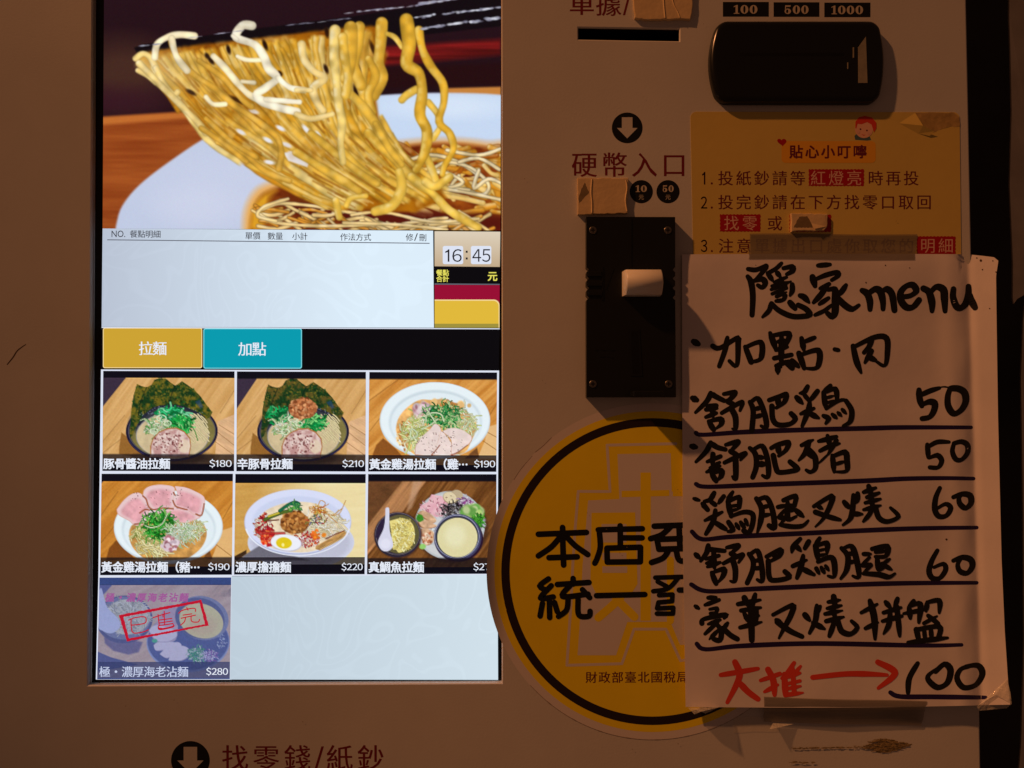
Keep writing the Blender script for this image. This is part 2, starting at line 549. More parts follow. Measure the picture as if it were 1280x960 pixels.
cb = MB()
x0, z0 = P(-520, 2100)[0], P(-520, 2100)[2]
x1, z1 = P(1187, -700)[0], P(1187, -700)[2]
y0, y1 = 0.020, 0.418
cb.add([(x0, y0, z0), (x1, y0, z0), (x1, y0, z1), (x0, y0, z1), (x0, y1, z0), (x1, y1, z0), (x1, y1, z1), (x0, y1, z1)],
       [(1, 5, 6, 2), (0, 3, 7, 4), (3, 2, 6, 7), (0, 4, 5, 1), (4, 7, 6, 5)])
cb.add([(x0, 0.0, z0), (x0, y0, z0), (x0, y0, z1), (x0, 0.0, z1)], [(0, 1, 2, 3)])
cb.build('cabinet', M['cabinet'], machine)

sb = MB()
sp = [P(x, y, 0) for x, y in offset_poly(SLOT, -6)]
V = [(q[0], 0.0016, q[2]) for q in sp] + [(q[0], 0.018, q[2]) for q in sp]
inn = [P(x, y, 0) for x, y in offset_poly(SLOT, 1.2)]
V2 = [(q[0], 0.0016, q[2]) for q in inn] + [(q[0], 0.018, q[2]) for q in inn]
sb.add(V2, [(0, 1, 5, 4), (1, 2, 6, 5), (2, 3, 7, 6), (3, 0, 4, 7), (4, 5, 6, 7)])
sb.build('receipt_slot', M['recess'], machine)

# ---- display: everything below lies 3 mm behind the face
SH = -3.0
def L_(y):
    return float(np.interp(y, [-330, 0, 290, 410, 463, 590, 720, 850], [132, 130, 128.2, 127, 126.2, 124.6, 123, 119.8]))
def R_(y):
    return float(np.interp(y, [-330, 0, 290, 410, 463, 590, 720, 850], [626, 626, 625.4, 624.4, 623.2, 622.6, 622, 622.6]))
bz = MB()
bz.flat(offset_poly(OPEN, -3), SH - 1.6)
bz.build('display_bezel', M['bezel'], machine)

def lin(c):
    c = np.clip(np.asarray(c, dtype=np.float64) / 255.0, 0, 1)
    return np.where(c <= 0.04045, c / 12.92, ((c + 0.055) / 1.055) ** 2.4)

# ------------------------------------------------------------------ little painter for the pictures shown on the display
def vnoise(x, y, seed=0):
    xi = np.floor(x).astype(np.int64); yi = np.floor(y).astype(np.int64)
    fx = x - xi; fy = y - yi
    fx = fx * fx * (3 - 2 * fx); fy = fy * fy * (3 - 2 * fy)
    def hsh(a, b):
        n = (a * 374761393 + b * 668265263 + seed * 2147483647) & 0xffffffff
        n = ((n ^ (n >> 13)) * 1274126177) & 0xffffffff
        return ((n ^ (n >> 16)) & 0xffff) / 65535.0
    a = hsh(xi, yi); b = hsh(xi + 1, yi); c = hsh(xi, yi + 1); d = hsh(xi + 1, yi + 1)
    return (a * (1 - fx) + b * fx) * (1 - fy) + (c * (1 - fx) + d * fx) * fy

class Canvas:
    """paints in crop coordinates (ox,oy = crop origin in photo pixels, sc = crop scale)"""
    def __init__(s, x0, y0, x1, y1, ox=0, oy=0, sc=1.0, ss=2):
        s.x0, s.y0, s.x1, s.y1 = x0, y0, x1, y1
        s.ss = ss; s.w = int(round(x1 - x0)) * ss; s.h = int(round(y1 - y0)) * ss
        s.a = np.zeros((s.h, s.w, 3)); s.ox, s.oy, s.sc = ox, oy, sc
        s.kx = s.w / (x1 - x0) / sc; s.ky = s.h / (y1 - y0) / sc
        yy, xx = np.mgrid[0:s.h, 0:s.w]
        s.X = (xx + .5) / s.kx + (x0 - ox) * sc
        s.Y = (yy + .5) / s.ky + (y0 - oy) * sc
        s.r = np.random.default_rng(5)
    def win(s, xa, ya, xb, yb):
        i0 = int((xa - (s.x0 - s.ox) * s.sc) * s.kx) - 1; i1 = int((xb - (s.x0 - s.ox) * s.sc) * s.kx) + 2
        j0 = int((ya - (s.y0 - s.oy) * s.sc) * s.ky) - 1; j1 = int((yb - (s.y0 - s.oy) * s.sc) * s.ky) + 2
        return slice(max(0, j0), max(0, min(s.h, j1))), slice(max(0, i0), max(0, min(s.w, i1)))
    def blend(s, sl, m, col):
        col = np.asarray(col, dtype=float)
        if col.ndim == 1:
            col = col[None, None, :]
        a = s.a[sl]
        s.a[sl] = a * (1 - m[..., None]) + col * m[..., None]
    def tex(s, sl, col, var, fx, fy, ang=0.0, seed=1, col2=None):
        X = s.X[sl]; Y = s.Y[sl]
        c, q = math.cos(ang), math.sin(ang)
        u = X * c + Y * q; v = -X * q + Y * c
        n = .6 * vnoise(u * fx, v * fy, seed) + .3 * vnoise(u * fx * 2.3, v * fy * 2.3, seed + 1) + .1 * vnoise(u * fx * 5, v * fy * 5, seed + 2)
        n = (n - .5) * 2
        col = np.asarray(col, float)
        if col2 is not None:
            k = np.clip(.5 + n * var, 0, 1)[..., None]
            return col * (1 - k) + np.asarray(col2, float) * k
        return np.clip(col * (1 + var * n[..., None]), 0, 255)
    def rect(s, xa, ya, xb, yb, col, al=1.0):
        sl = s.win(xa, ya, xb, yb)
        m = ((s.X[sl] >= xa) & (s.X[sl] <= xb) & (s.Y[sl] >= ya) & (s.Y[sl] <= yb)).astype(float) * al
        s.blend(sl, m, col)
    def mask_poly(s, sl, pts, soft):
        X = s.X[sl]; Y = s.Y[sl]
        ins = np.zeros(X.shape, bool); D = np.full(X.shape, 1e9)
        n = len(pts)
        for i in range(n):
            xa, ya = pts[i]; xb, yb = pts[(i + 1) % n]
            cnd = ((ya > Y) != (yb > Y))
            if yb != ya:
                ins ^= cnd & (X < (xb - xa) * (Y - ya) / (yb - ya) + xa)
            dx, dy = xb - xa, yb - ya
            t = np.clip(((X - xa) * dx + (Y - ya) * dy) / (dx * dx + dy * dy + 1e-9), 0, 1)
            D = np.minimum(D, (X - xa - t * dx) ** 2 + (Y - ya - t * dy) ** 2)
        D = np.sqrt(D); D = np.where(ins, D, -D)
        return np.clip(D / soft + .5, 0, 1)
    def poly(s, pts, col, soft=3, al=1.0, sm=False, **tx):
        if isinstance(pts, str):
            pts = strokes(pts)[0][1]
        if sm:
            pts = catmull(list(pts) + [pts[0]], 5)[:-1]
        xs = [p[0] for p in pts]; ys = [p[1] for p in pts]
        sl = s.win(min(xs) - soft, min(ys) - soft, max(xs) + soft, max(ys) + soft)
        m = s.mask_poly(sl, pts, soft) * al
        s.blend(sl, m, s.tex(sl, col, **tx) if tx else col)
    def ell(s, cx, cy, rx, ry, col, soft=3, al=1.0, ang=0.0, ring=None, clip=None, **tx):
        R = max(rx, ry) + soft
        sl = s.win(cx - R, cy - R, cx + R, cy + R)
        X = s.X[sl] - cx; Y = s.Y[sl] - cy
        c, q = math.cos(ang), math.sin(ang)
        u = X * c + Y * q; v = -X * q + Y * c
        d = (1 - np.sqrt((u / rx) ** 2 + (v / ry) ** 2)) * min(rx, ry)
        m = np.clip(d / soft + .5, 0, 1)
        if ring:
            m = m * (1 - np.clip((d - ring) / soft + .5, 0, 1))
        if clip is not None:
            m = m * clip(s.X[sl], s.Y[sl])
        s.blend(sl, m * al, s.tex(sl, col, **tx) if tx else col)
    def stroke(s, pts, wd, col, hi=None, soft=2.0, al=1.0, sub=5, edge=0.55, taper=0.0, org=0):
        """rounded strand: darker rim, lighter ridge towards the upper left"""
        q = catmull([tuple(p) for p in pts], sub)
        xs = [p[0] for p in q]; ys = [p[1] for p in q]
        R = wd + soft
        sl = s.win(min(xs) - R, min(ys) - R, max(xs) + R, max(ys) + R)
        X = s.X[sl]; Y = s.Y[sl]
        if X.size == 0:
            return
        D = np.full(X.shape, 1e9); S = np.zeros(X.shape); T = np.zeros(X.shape)
        n = len(q)
        for i in range(n - 1):
            xa, ya = q[i][:2]; xb, yb = q[i + 1][:2]
            dx, dy = xb - xa, yb - ya; l2 = dx * dx + dy * dy + 1e-9
            t = np.clip(((X - xa) * dx + (Y - ya) * dy) / l2, 0, 1)
            ex = X - xa - t * dx; ey = Y - ya - t * dy
            d = ex * ex + ey * ey
            b = d < D
            D = np.where(b, d, D); S = np.where(b, -(ex * .8 + ey * .6), S); T = np.where(b, (i + t) / (n - 1), T)
        D = np.sqrt(D); hw = wd / 2 * (1 - taper * T)
        if org:
            Lp = sum(math.hypot(q[i + 1][0] - q[i][0], q[i + 1][1] - q[i][1]) for i in range(n - 1))
            ph = s.r.uniform(0, 6.28)
            hw = hw * (1 + .08 * np.sin(ph + T * Lp / wd * .9) + .05 * np.sin(ph * 2 + T * Lp / wd * 2.1))
        m = np.clip((hw - D) / soft + .5, 0, 1) * al
        if org == 2:
            e = min(.3, wd * .9 / max(Lp, 1))
            m = m * np.clip(T / e, 0, 1) * np.clip((1 - T) / e, 0, 1)
        r = np.clip(D / hw, 0, 1)
        k = (1 - (1 - edge) * r ** 2.2)[..., None]
        c = np.asarray(col, float) * k
        if hi is not None:
            g = np.clip(S / hw * .9 + .25, 0, 1)[..., None] * (1 - r[..., None] ** 3)
            wob = vnoise(X * .05 * s.sc / 3, Y * .05 * s.sc / 3, 9)[..., None]
            if org:
                wob = np.clip((vnoise(X / 11, Y / 9, 19) * .6 + vnoise(X / 4.5, Y / 5, 23) * .4 - .40) * 3.2, 0, 1)[..., None]
                c = c * (.86 + .28 * vnoise(X / 9 + 50, Y / 9, 29))[..., None]
            c = c * (1 - g * wob) + np.asarray(hi, float) * g * wob
        s.blend(sl, m, np.clip(c, 0, 255))
    def bits(s, cx, cy, rx, ry, n, size, cols, kind='blob', ang=None, seed=1, w=None, edge=.6):
        r = np.random.default_rng(seed)
        for _ in range(n):
            a = r.uniform(0, 6.283); k = math.sqrt(r.uniform(0, 1))
            x = cx + rx * k * math.cos(a); y = cy + ry * k * math.sin(a)
            c = np.array(cols[r.integers(len(cols))], float) * r.uniform(.85, 1.12)
            if kind == 'blob':
                q = size * r.uniform(.5, 1.2)
                s.ell(x, y, q, q * r.uniform(.55, 1), np.clip(c, 0, 255), soft=max(2, q * .5), ang=r.uniform(0, 3.1))
            else:
                an = r.uniform(0, 6.283) if ang is None else ang + r.normal(0, .5)
                l = size * r.uniform(.5, 1.2); bnd = r.uniform(-.8, .8)
                p = [(x, y), (x + l * .5 * math.cos(an), y + l * .5 * math.sin(an)), (x + l * math.cos(an + bnd), y + l * math.sin(an + bnd))]
                s.stroke(p, w or size * .16, np.clip(c, 0, 255), sub=3, edge=edge)
    def blur(s, k=1):
        for _ in range(k):
            p = np.pad(s.a, ((1, 1), (1, 1), (0, 0)), 'edge')
            s.a = (p[:-2, 1:-1] + 2 * p[1:-1, 1:-1] + p[2:, 1:-1]) / 4
            p = np.pad(s.a, ((1, 1), (1, 1), (0, 0)), 'edge')
            s.a = (p[1:-1, :-2] + 2 * p[1:-1, 1:-1] + p[1:-1, 2:]) / 4
    def result(s, gain=1.0):
        k = s.ss
        a = s.a.reshape(s.h // k, k, s.w // k, k, 3).mean((1, 3))
        a = a + s.r.normal(0, 1.6, a.shape)
        return np.clip(a * gain, 0, 255)

def picture(name, cv, quad, h, mt, parent, label=None):
    """flat picture: a fine grid coloured per vertex; quad = four photo-pixel corners TL TR BR BL"""
    a = cv.result()
    H, W = a.shape[:2]
    u = (np.linspace(0, 1, W))[None, :]; v = (np.linspace(0, 1, H))[:, None]
    (ax, ay), (bx, by), (cx, cy), (dx, dy) = quad
    px = (ax * (1 - u) + bx * u) * (1 - v) + (dx * (1 - u) + cx * u) * v
    py = (ay * (1 - u) + by * u) * (1 - v) + (dy * (1 - u) + cy * u) * v
    uu = (px - 640) / FPX; vv = (480 - py) / FPX
    t = (DIST - h / 1000.0) / (CP - vv * SP)
    co = np.stack([uu * t, np.full_like(uu, -h / 1000.0), (SP + vv * CP) * t], -1).reshape(-1, 3)
    me = bpy.data.meshes.new(name)
    idx = np.arange(H * W).reshape(H, W)
    f = np.stack([idx[:-1, :-1], idx[1:, :-1], idx[1:, 1:], idx[:-1, 1:]], -1).reshape(-1, 4)
    me.vertices.add(H * W); me.vertices.foreach_set('co', co.ravel())
    me.loops.add(f.size); me.loops.foreach_set('vertex_index', f.ravel())
    me.polygons.add(len(f)); me.polygons.foreach_set('loop_start', np.arange(0, f.size, 4)); me.polygons.foreach_set('loop_total', np.full(len(f), 4))
    ca = me.color_attributes.new('picture', 'FLOAT_COLOR', 'POINT')
    c4 = np.ones((H * W, 4)); c4[:, :3] = lin(a.reshape(-1, 3))
    ca.data.foreach_set('color', c4.ravel())
    me.update(); me.validate()
    return link(name, me, mt, parent, label)

M['pic'] = glow('display_picture', None, attr='picture', gain=1.0)

# ------------------------------------------------------------------ header picture: noodles lifted by chopsticks over a white bowl
def paint_header():
    c = Canvas(126, -110, 628, 291, 0, 0, 1.0, 2)
    full = (slice(0, c.h), slice(0, c.w))
    g = np.clip((c.Y + 20) / 200, 0, 1)[..., None]
    c.a[:] = np.array([38, 17, 26]) * (1 - g) + np.array([30, 12, 18]) * g
    c.ell(150, 95, 60, 40, (78, 48, 36), soft=45, al=.8)
    c.ell(140, 130, 70, 18, (55, 22, 34), soft=25, al=.8)
    # background behind, right
    c.poly([(480, 60), (628, 50), (628, 70), (480, 84)], (104, 20, 20), soft=7, var=.5, fx=.01, fy=.2, seed=4)
    c.poly([(470, 88), (628, 80), (628, 108), (470, 112)], (36, 12, 16), soft=6)
    c.poly([(560, 112), (628, 110), (628, 130), (540, 130)], (200, 130, 60), soft=3)
    # table
    wood = [(120, 150), (180, 146), (300, 138), (330, 200), (300, 300), (120, 300)]
    c.poly(wood, (176, 92, 38), soft=3, var=.45, fx=.012, fy=.16, seed=7, col2=(128, 52, 18))
    c.poly([(120, 150), (180, 146), (300, 138), (300, 146), (180, 155), (120, 160)], (206, 120, 52), soft=5, al=.8)
    # bowl
    bowl = [(142, 300), (144, 284), (151, 262), (172, 236), (210, 206), (262, 172), (320, 150), (400, 130), (480, 121), (560, 118), (640, 122), (700, 140), (700, 360), (142, 360)]
    c.poly(bowl, (194, 204, 229), soft=3, sm=True)
    before = c.a.copy()
    c.ell(300, 235, 110, 45, (203, 210, 234), soft=40, al=.7)
    c.ell(245, 262, 50, 24, (208, 214, 236), soft=24, al=.6)
    c.poly([(470, 120), (640, 120), (640, 180), (560, 172), (480, 178)], (200, 218, 244), soft=8)
    c.ell(560, 135, 70, 14, (218, 232, 250), soft=16, al=.8)
    bm_ = c.mask_poly(full, catmull(bowl + [bowl[0]], 5)[:-1], 3)[..., None]
    c.a = c.a * bm_ + before * (1 - bm_)
    # broth
    br = [(303, 300), (305, 268), (316, 244), (335, 232), (390, 214), (455, 190), (500, 180), (560, 176), (610, 180), (640, 190), (640, 300)]
    c.poly(br, (232, 176, 104), soft=10, sm=True)
    br2 = [(311, 300), (314, 272), (324, 250), (345, 238), (400, 222), (460, 196), (505, 185), (560, 181), (610, 186), (640, 196), (640, 300)]
    c.poly(br2, (176, 92, 22), soft=7, sm=True, var=.7, fx=.05, fy=.09, seed=3, col2=(96, 26, 8))
    c.poly([(312, 290), (316, 262), (330, 246), (345, 242), (335, 256), (328, 290)], (240, 178, 40), soft=9, al=.85, sm=True)
    c.poly([(430, 268), (520, 268), (628, 276), (628, 292), (420, 292)], (92, 22, 14), soft=10, al=.9)
    c.ell(385, 252, 40, 14, (100, 40, 14), soft=12, al=.8)
    r = np.random.default_rng(21)
    # noodles lying in the broth
    for i in range(85):
        x = r.uniform(470, 640); y = r.uniform(188, 268)
        a = r.normal(.25, .5); l = r.uniform(18, 55); b = r.normal(0, 1.0)
        p = [(x - l / 2 * math.cos(a), y - l / 2 * math.sin(a) * .6), (x, y + b * 5), (x + l / 2 * math.cos(a), y + l / 2 * math.sin(a) * .6)]
        k = r.uniform(0, 1)
        base = (206, 136, 34) if k < .5 else ((232, 190, 104) if k < .8 else (162, 84, 16))
        c.stroke(p, r.uniform(5.4, 8.6), base, hi=(252, 236, 196), soft=1.5, sub=4, edge=.76, org=1)
    for st in strokes('505,205 540,196 575,205 600,222;540,215 560,205 590,212 612,232 606,246 585,240;575,222 566,236 588,240;600,215 594,238 612,226 630,232;520,222 555,218 580,230 560,238;540,236 590,244 628,252;560,190 600,196 628,188;575,205 600,200 626,214'):
        c.stroke(st[1], 5.0, (240, 214, 160), hi=(255, 250, 235), soft=1.3, sub=5, edge=.45, org=1)
    c.poly([(360, 258), (470, 262), (560, 268), (628, 272), (628, 288), (520, 284), (420, 280), (370, 270)], (84, 20, 12), soft=8, al=.85, sm=True)
    for i in range(64):
        x = r.uniform(330, 600); y = r.uniform(262, 292) if x < 440 else r.uniform(281, 294)
        a = r.normal(.1, .35); l = r.uniform(20, 50)
        p = [(x - l / 2, y - l / 2 * math.sin(a)), (x, y + r.normal(0, 3)), (x + l / 2, y + l / 2 * math.sin(a))]
        c.stroke(p, r.uniform(3.6, 6.0), (214, 142, 46) if r.random() < .55 else (238, 200, 130), hi=(254, 240, 210), soft=1.3, sub=4, edge=.45, org=1)
    for st in strokes('322,268 350,258 400,262 445,270;325,272 345,282 400,286 470,284;360,252 330,262 322,274 345,280;430,282 500,284 560,290;440,272 480,268 540,280 600,276'):
        c.stroke(st[1], 4.6, (242, 208, 140), hi=(255, 246, 220), soft=1.4, sub=5, edge=.5, org=1)
    # chopsticks
    c.poly([(165, 62), (175, 58), (300, 40), (440, 22), (628, -8), (628, 34), (520, 46), (400, 50), (260, 66), (168, 68)], (16, 10, 16), soft=2)
    # lifted bundle: shadowed mass, then strands along key curves
    mass = [(172, 70), (215, 62), (300, 52), (400, 40), (470, 34), (484, 70), (476, 100), (470, 128), (474, 150), (500, 190), (530, 215), (560, 250), (520, 268), (440, 266), (380, 252),
            (330, 226), (292, 200), (262, 180), (240, 150), (212, 118), (190, 96), (168, 84)]
    c.poly(mass, (176, 106, 14), soft=4, var=.7, fx=.04, fy=.05, ang=.8, seed=12, col2=(126, 62, 6))
    K = np.array([[(168, 76), (198, 108), (238, 158), (290, 199), (345, 232), (415, 264)],
                  [(232, 66), (258, 108), (300, 152), (350, 188), (402, 226), (468, 262)],
                  [(310, 56), (334, 98), (364, 140), (396, 176), (438, 216), (500, 256)],
                  [(396, 46), (404, 92), (414, 140), (432, 180), (468, 216), (530, 254)],
                  [(468, 38), (462, 84), (458, 128), (482, 166), (512, 204), (566, 246)]], float)
    kt = np.array([0, .25, .5, .76, 1])
    def strand(t, jit, wig, u0, u1):
        base = np.array([[np.interp(t, kt, K[:, j, d]) for d in (0, 1)] for j in range(6)])
        q = np.array(catmull([tuple(b) for b in base], 5))
        n = len(q); i0 = int(u0 * n); i1 = max(i0 + 4, int(u1 * n))
        q = q[i0:i1:3]
        ph = r.uniform(0, 6.28); f = r.uniform(2.2, 4.2)
        tt = np.arange(len(q))
        q = q + np.stack([jit + wig * np.sin(ph + tt * f / 1.6), jit * .2 + wig * .6 * np.cos(ph + tt * f / 1.6)], 1)
        return [tuple(p) for p in q]
    pal = [((168, 98, 10), (222, 158, 50)), ((200, 134, 28), (244, 200, 104)), ((214, 156, 42), (252, 226, 156)), ((226, 176, 66), (254, 240, 196)), ((236, 202, 114), (255, 249, 228))]
    for i in range(230):
        lvl = i / 230
        t = r.uniform(0, 1); u0 = r.uniform(0, .7) if r.random() < .6 else 0; u1 = min(1, u0 + r.uniform(.25, .8))
        k = min(4, int(lvl * 3.2 + r.uniform(-.3, 1.5)))
        if t > .3 and u0 > .35:
            k = min(k, 3)
        c.stroke(strand(t, r.normal(0, 5), r.uniform(2.0, 5.5), u0, u1), r.uniform(6.0, 11.0), pal[k][0], hi=pal[k][1], soft=2.4, sub=4, edge=.74, org=2)
        if i == 120:
            sl = c.win(150, 20, 600, 290); m = c.mask_poly(sl, mass, 8)
            n = vnoise(c.X[sl] / 17, c.Y[sl] / 17, 77) * .7 + vnoise(c.X[sl] / 6, c.Y[sl] / 6, 78) * .3
            c.blend(sl, m * np.clip((n - .45) * 2.2, 0, .6), (190, 118, 14)); c.blend(sl, m * np.clip((.42 - n) * 2.0, 0, .5), (244, 206, 120))
    for i in range(150):
        t = r.uniform(0, 1); u0 = r.uniform(0, .9); dark = r.random() < .45
        c.stroke(strand(t, r.normal(0, 5), r.uniform(1, 4), u0, u0 + r.uniform(.06, .16)), r.uniform(1.6, 3.2), (140, 78, 8) if dark else (250, 226, 160), soft=1.6, sub=4, edge=.95, al=.5 if dark else .38, org=2)
    # gaps where the bowl and the dark shows through
    for x, y, a in ((350, 163, .5), (334, 178, .5), (358, 184, .4), (336, 206, .2), (382, 164, .9), (366, 196, .5), (398, 172, 1), (316, 142, .3), (300, 168, .5)):
        c.ell(x, y, 6.5, 2.6, (240, 240, 246), soft=2, ang=a)
    c.poly([(354, 194), (366, 192), (386, 206), (384, 212), (360, 204)], (238, 238, 244), soft=2)
    for x, y, a, l in ((237, 118, .5, 7), (296, 128, .5, 11), (262, 78, .9, 6), (284, 64, 1.3, 6), (330, 58, 1.2, 7), (257, 72, 1, 4), (408, 42, 1.4, 7), (349, 94, .9, 4), (445, 118, 1.3, 10), (448, 88, 1.2, 8), (466, 62, 1.2, 10), (407, 88, 1.2, 6)):
        c.ell(x, y, l, 2.6, (38, 18, 10), soft=2, ang=a)
    # light falls from the upper left: creamy shoulder, amber heart
    sl = c.win(150, 20, 600, 290); m = c.mask_poly(sl, mass, 10)
    gx = np.exp(-(((c.X[sl] - 190) / 46) ** 2 + ((c.Y[sl] - 92) / 34) ** 2))
    c.blend(sl, m * gx * .42, (246, 226, 176))
    gx = np.exp(-(((c.X[sl] - 300) / 60) ** 2 + ((c.Y[sl] - 128) / 30) ** 2)) + .7 * np.exp(-(((c.X[sl] - 440) / 40) ** 2 + ((c.Y[sl] - 60) / 26) ** 2)) + .8 * np.exp(-(((c.X[sl] - 400) / 46) ** 2 + ((c.Y[sl] - 196) / 20) ** 2))
    n = vnoise(c.X[sl] / 7, c.Y[sl] / 9, 61)
    c.blend(sl, m * np.clip(gx, 0, 1) * np.clip(.15 + n * .5, 0, .55), (150, 86, 12))
    # clearly drawn strands
    A = lambda s_, ox, k=3.31: [(k_, [(p[0] / k + ox, p[1] / k) for p in q]) for k_, q in strokes(s_)]
    for k, q in A('*26 155,250 185,230 215,245 240,290;*22 165,300 200,320 240,350;*24 240,290 260,330 310,400 330,390;*26 170,270 230,330 300,400 400,500 450,560', 120):
        c.stroke(q, k / 3.25, (238, 206, 128), hi=(255, 246, 220), soft=1.6, edge=.76, org=1)
    for k, q in A('*26 300,160 320,230 390,310 480,370 560,440 650,500 740,570 765,640 755,710;*24 420,260 520,330 600,420 640,450;*24 500,600 600,640 700,720 800,760;*22 450,500 560,600 660,660;*22 430,540 520,600 620,680', 120):
        c.stroke(q, k / 3.25, (218, 164, 58), hi=(252, 224, 150), soft=1.6, edge=.76, org=1)
    for k, q in A('*28 235,245 245,190 290,160 340,150 400,155;*28 305,165 325,240 370,300;*28 480,240 530,290 580,350 630,400 690,430;*20 450,410 480,440 530,440;*18 580,240 620,255 680,255;*18 600,345 650,350', 120):
        c.stroke(q, k / 3.25, (250, 232, 188), hi=(255, 250, 234), soft=1.5, edge=.8, org=1)
    for k, q in A('*34 640,112 600,112 575,160 650,190 690,240 710,290 745,330 700,370 660,400 690,430 760,455 830,470;*22 700,420 760,425 840,430;*24 750,330 800,370 860,380;*16 560,155 580,170', 120):
        c.stroke(q, k / 3.25, (250, 238, 208), hi=(255, 252, 240), soft=1.5, edge=.84, org=1)
    for k, q in A('*32 20,190 30,250 70,300 115,330 70,370 80,420 110,465;*24 0,480 60,500 150,480;*20 0,380 60,380', 370):
        c.stroke(q, k / 3.25, (238, 206, 132), hi=(255, 246, 216), soft=1.5, edge=.78, org=1)
    for k, q in A('*44 262,115 255,200 240,280 270,360;*50 355,100 350,190 340,270 355,330 320,400;*52 225,120 225,240 205,330;*34 300,250 330,320 300,400 320,470', 370):
        c.stroke(q, k / 3.25, (224, 170, 54), hi=(252, 226, 146), soft=1.6, edge=.78, org=1)
    for k, q in A('*40 205,380 270,440 330,520 370,600 430,670;*36 300,560 360,620 440,700 500,760 560,800;*30 180,620 260,700 340,760;*34 0,640 100,700 200,760 260,800;*30 60,560 160,640 260,720 340,770;*30 330,520 380,610 440,690', 370):
        c.stroke(q, k / 3.25, (226, 176, 62), hi=(253, 228, 156), soft=1.6, edge=.76, org=1)
    for k, q in A('*42 160,130 155,230 165,330 175,430 190,520 185,600 195,680', 370):
        c.stroke(q, k / 3.25, (240, 206, 116), hi=(255, 244, 210), soft=1.6, edge=.78, taper=.35, org=1)
    for k, q in A('*38 192,160 200,240 215,330 205,400', 370):
        c.stroke(q, k / 3.25, (228, 180, 66), hi=(255, 238, 190), soft=1.6, edge=.78, org=1)
    for k, q in A('*22 378,145 410,160 440,200;*30 500,375 460,400 440,420;*26 550,430 590,480 600,530 570,580;*30 540,650 570,720 590,780;*40 430,720 440,790 400,860 330,885;*34 480,740 560,800 640,880 760,950;*24 210,860 230,830 290,820;*28 165,840 180,910;*34 540,760 580,780 640,740', 370):
        c.stroke(q, k / 3.25, (236, 190, 74), hi=(255, 240, 190), soft=1.6, edge=.78, org=1)
    for k, q in A('*56 458,88 470,190 460,270 510,310 525,390 515,480 545,550 535,640 500,710;*38 510,130 525,210 560,280 610,350 615,430 595,510 640,560 655,625 620,690 610,730', 370):
        c.stroke(q, k / 3.25, (226, 172, 50), hi=(252, 226, 140), soft=1.7, edge=.74, taper=.35, org=1)
    c.blur(1)
    # glints on the sticks
    for x0_, y0_, x1_, y1_, wd_, n_ in ((521, 7, 582, -3, 3.2, 40), (432, 18, 520, 8, 1.8, 24), (520, 23, 628, 10, 2.6, 50), (528, 37, 628, 23, 3.4, 50), (170, 60, 200, 57, 1.6, 8), (230, 50, 300, 40, 1.0, 12), (360, 33, 440, 24, 1.2, 12)):
        for i in range(n_):
            t = r.uniform(0, 1); x = x0_ + (x1_ - x0_) * t; y = y0_ + (y1_ - y0_) * t + r.normal(0, wd_ * .22)
            c.ell(x, y, r.uniform(1.5, 4.5), wd_ * r.uniform(.2, .5), (150, 150, 170) if r.random() < .6 else (226, 228, 240), soft=1.4, ang=-.13, al=.75)
    return c

cvh = paint_header()
picture('header_photo', cvh, [(L_(-110), -110), (626.3, -110), (625.6, 288), (L_(286), 285.6)], SH, M['pic'], machine, 'picture of chopsticks lifting yellow noodles over a white bowl of broth')

# ------------------------------------------------------------------ order list panel, clock, totals, tabs
M['list'] = glow('display_list', (186, 196, 213), damask=0.024, to=((222, 239, 252), P(128, 0, SH)[0], P(450, 0, SH)[0], 0))  # viewing-angle falloff across the list is painted into its emission colour
M['lower'] = glow('display_lower', (190, 206, 219), damask=0.028, to=((210, 226, 236), P(290, 0, SH)[0], P(620, 0, SH)[0], 0))  # sideways viewing falloff painted into the emission here too
M['white'] = glow('display_white', (222, 228, 244))
M['dtext'] = glow('display_text', (232, 238, 250))
M['ptext'] = glow('display_pale_text', (198, 208, 236))
M['dark'] = glow('display_dark_text', (32, 30, 38))
M['line'] = glow('display_line', (96, 100, 112))
M['void'] = glow('display_black', (7, 8, 13))
M['tan'] = glow('display_tan', (196, 172, 140), to=((222, 208, 186), P(0, 333, SH)[2], P(0, 290, SH)[2], 2))
M['yl'] = glow('display_yellow', (226, 186, 60))
M['yl2'] = glow('display_tab_yellow', (206, 164, 52))
M['olive'] = glow('display_olive', (160, 146, 62))
M['crim'] = glow('display_crimson', (152, 14, 52))
M['teal'] = glow('display_teal', (4, 156, 176))
M['lime'] = glow('display_lime', (232, 224, 96))
M['tealine'] = glow('display_teal_line', (120, 214, 226))
M['creamline'] = glow('display_cream_line', (244, 214, 150))
M['stamp'] = glow('display_stamp', (190, 22, 48))
M['purple'] = glow('display_purple', (158, 88, 150))

b = MB()
b.flat([(L_(285), 285.6), (541.4, 288.4), (542.4, 409.6), (L_(409), 408.6)], SH + .02)
order = b.build('order_list', M['list'], machine)
b = MB()
b.flat([(134, 299.2), (537, 303.6), (537, 304.7), (134, 300.3)], SH + .08)
b.build('divider_line', M['line'], order)
b = MB()
fit(b, 'NO.', 139.5, 288.2, 156.5, 296.4, SH + .08, off=.004)
b.build('column_heading', M['dark'], order)
for s_, cx_, cy_ in (('餐點明細', 167, 292.4), ('單價', 311, 294.6), ('數量', 339.2, 295), ('小計', 370, 295.2), ('作法方式', 430, 296.2), ('修', 512, 296.6), ('刪', 528.6, 296.8)):
    b = MB()
    cells(b, s_, cx_, cy_, 9.75, 10.0, SH + .08, off=.004, slope=.008)
    b.build('column_heading', M['dark'], order)
b = MB()
fit(b, '/', 517.6, 291.6, 522.4, 301, SH + .08)
b.build('heading_slash', M['dark'], order)

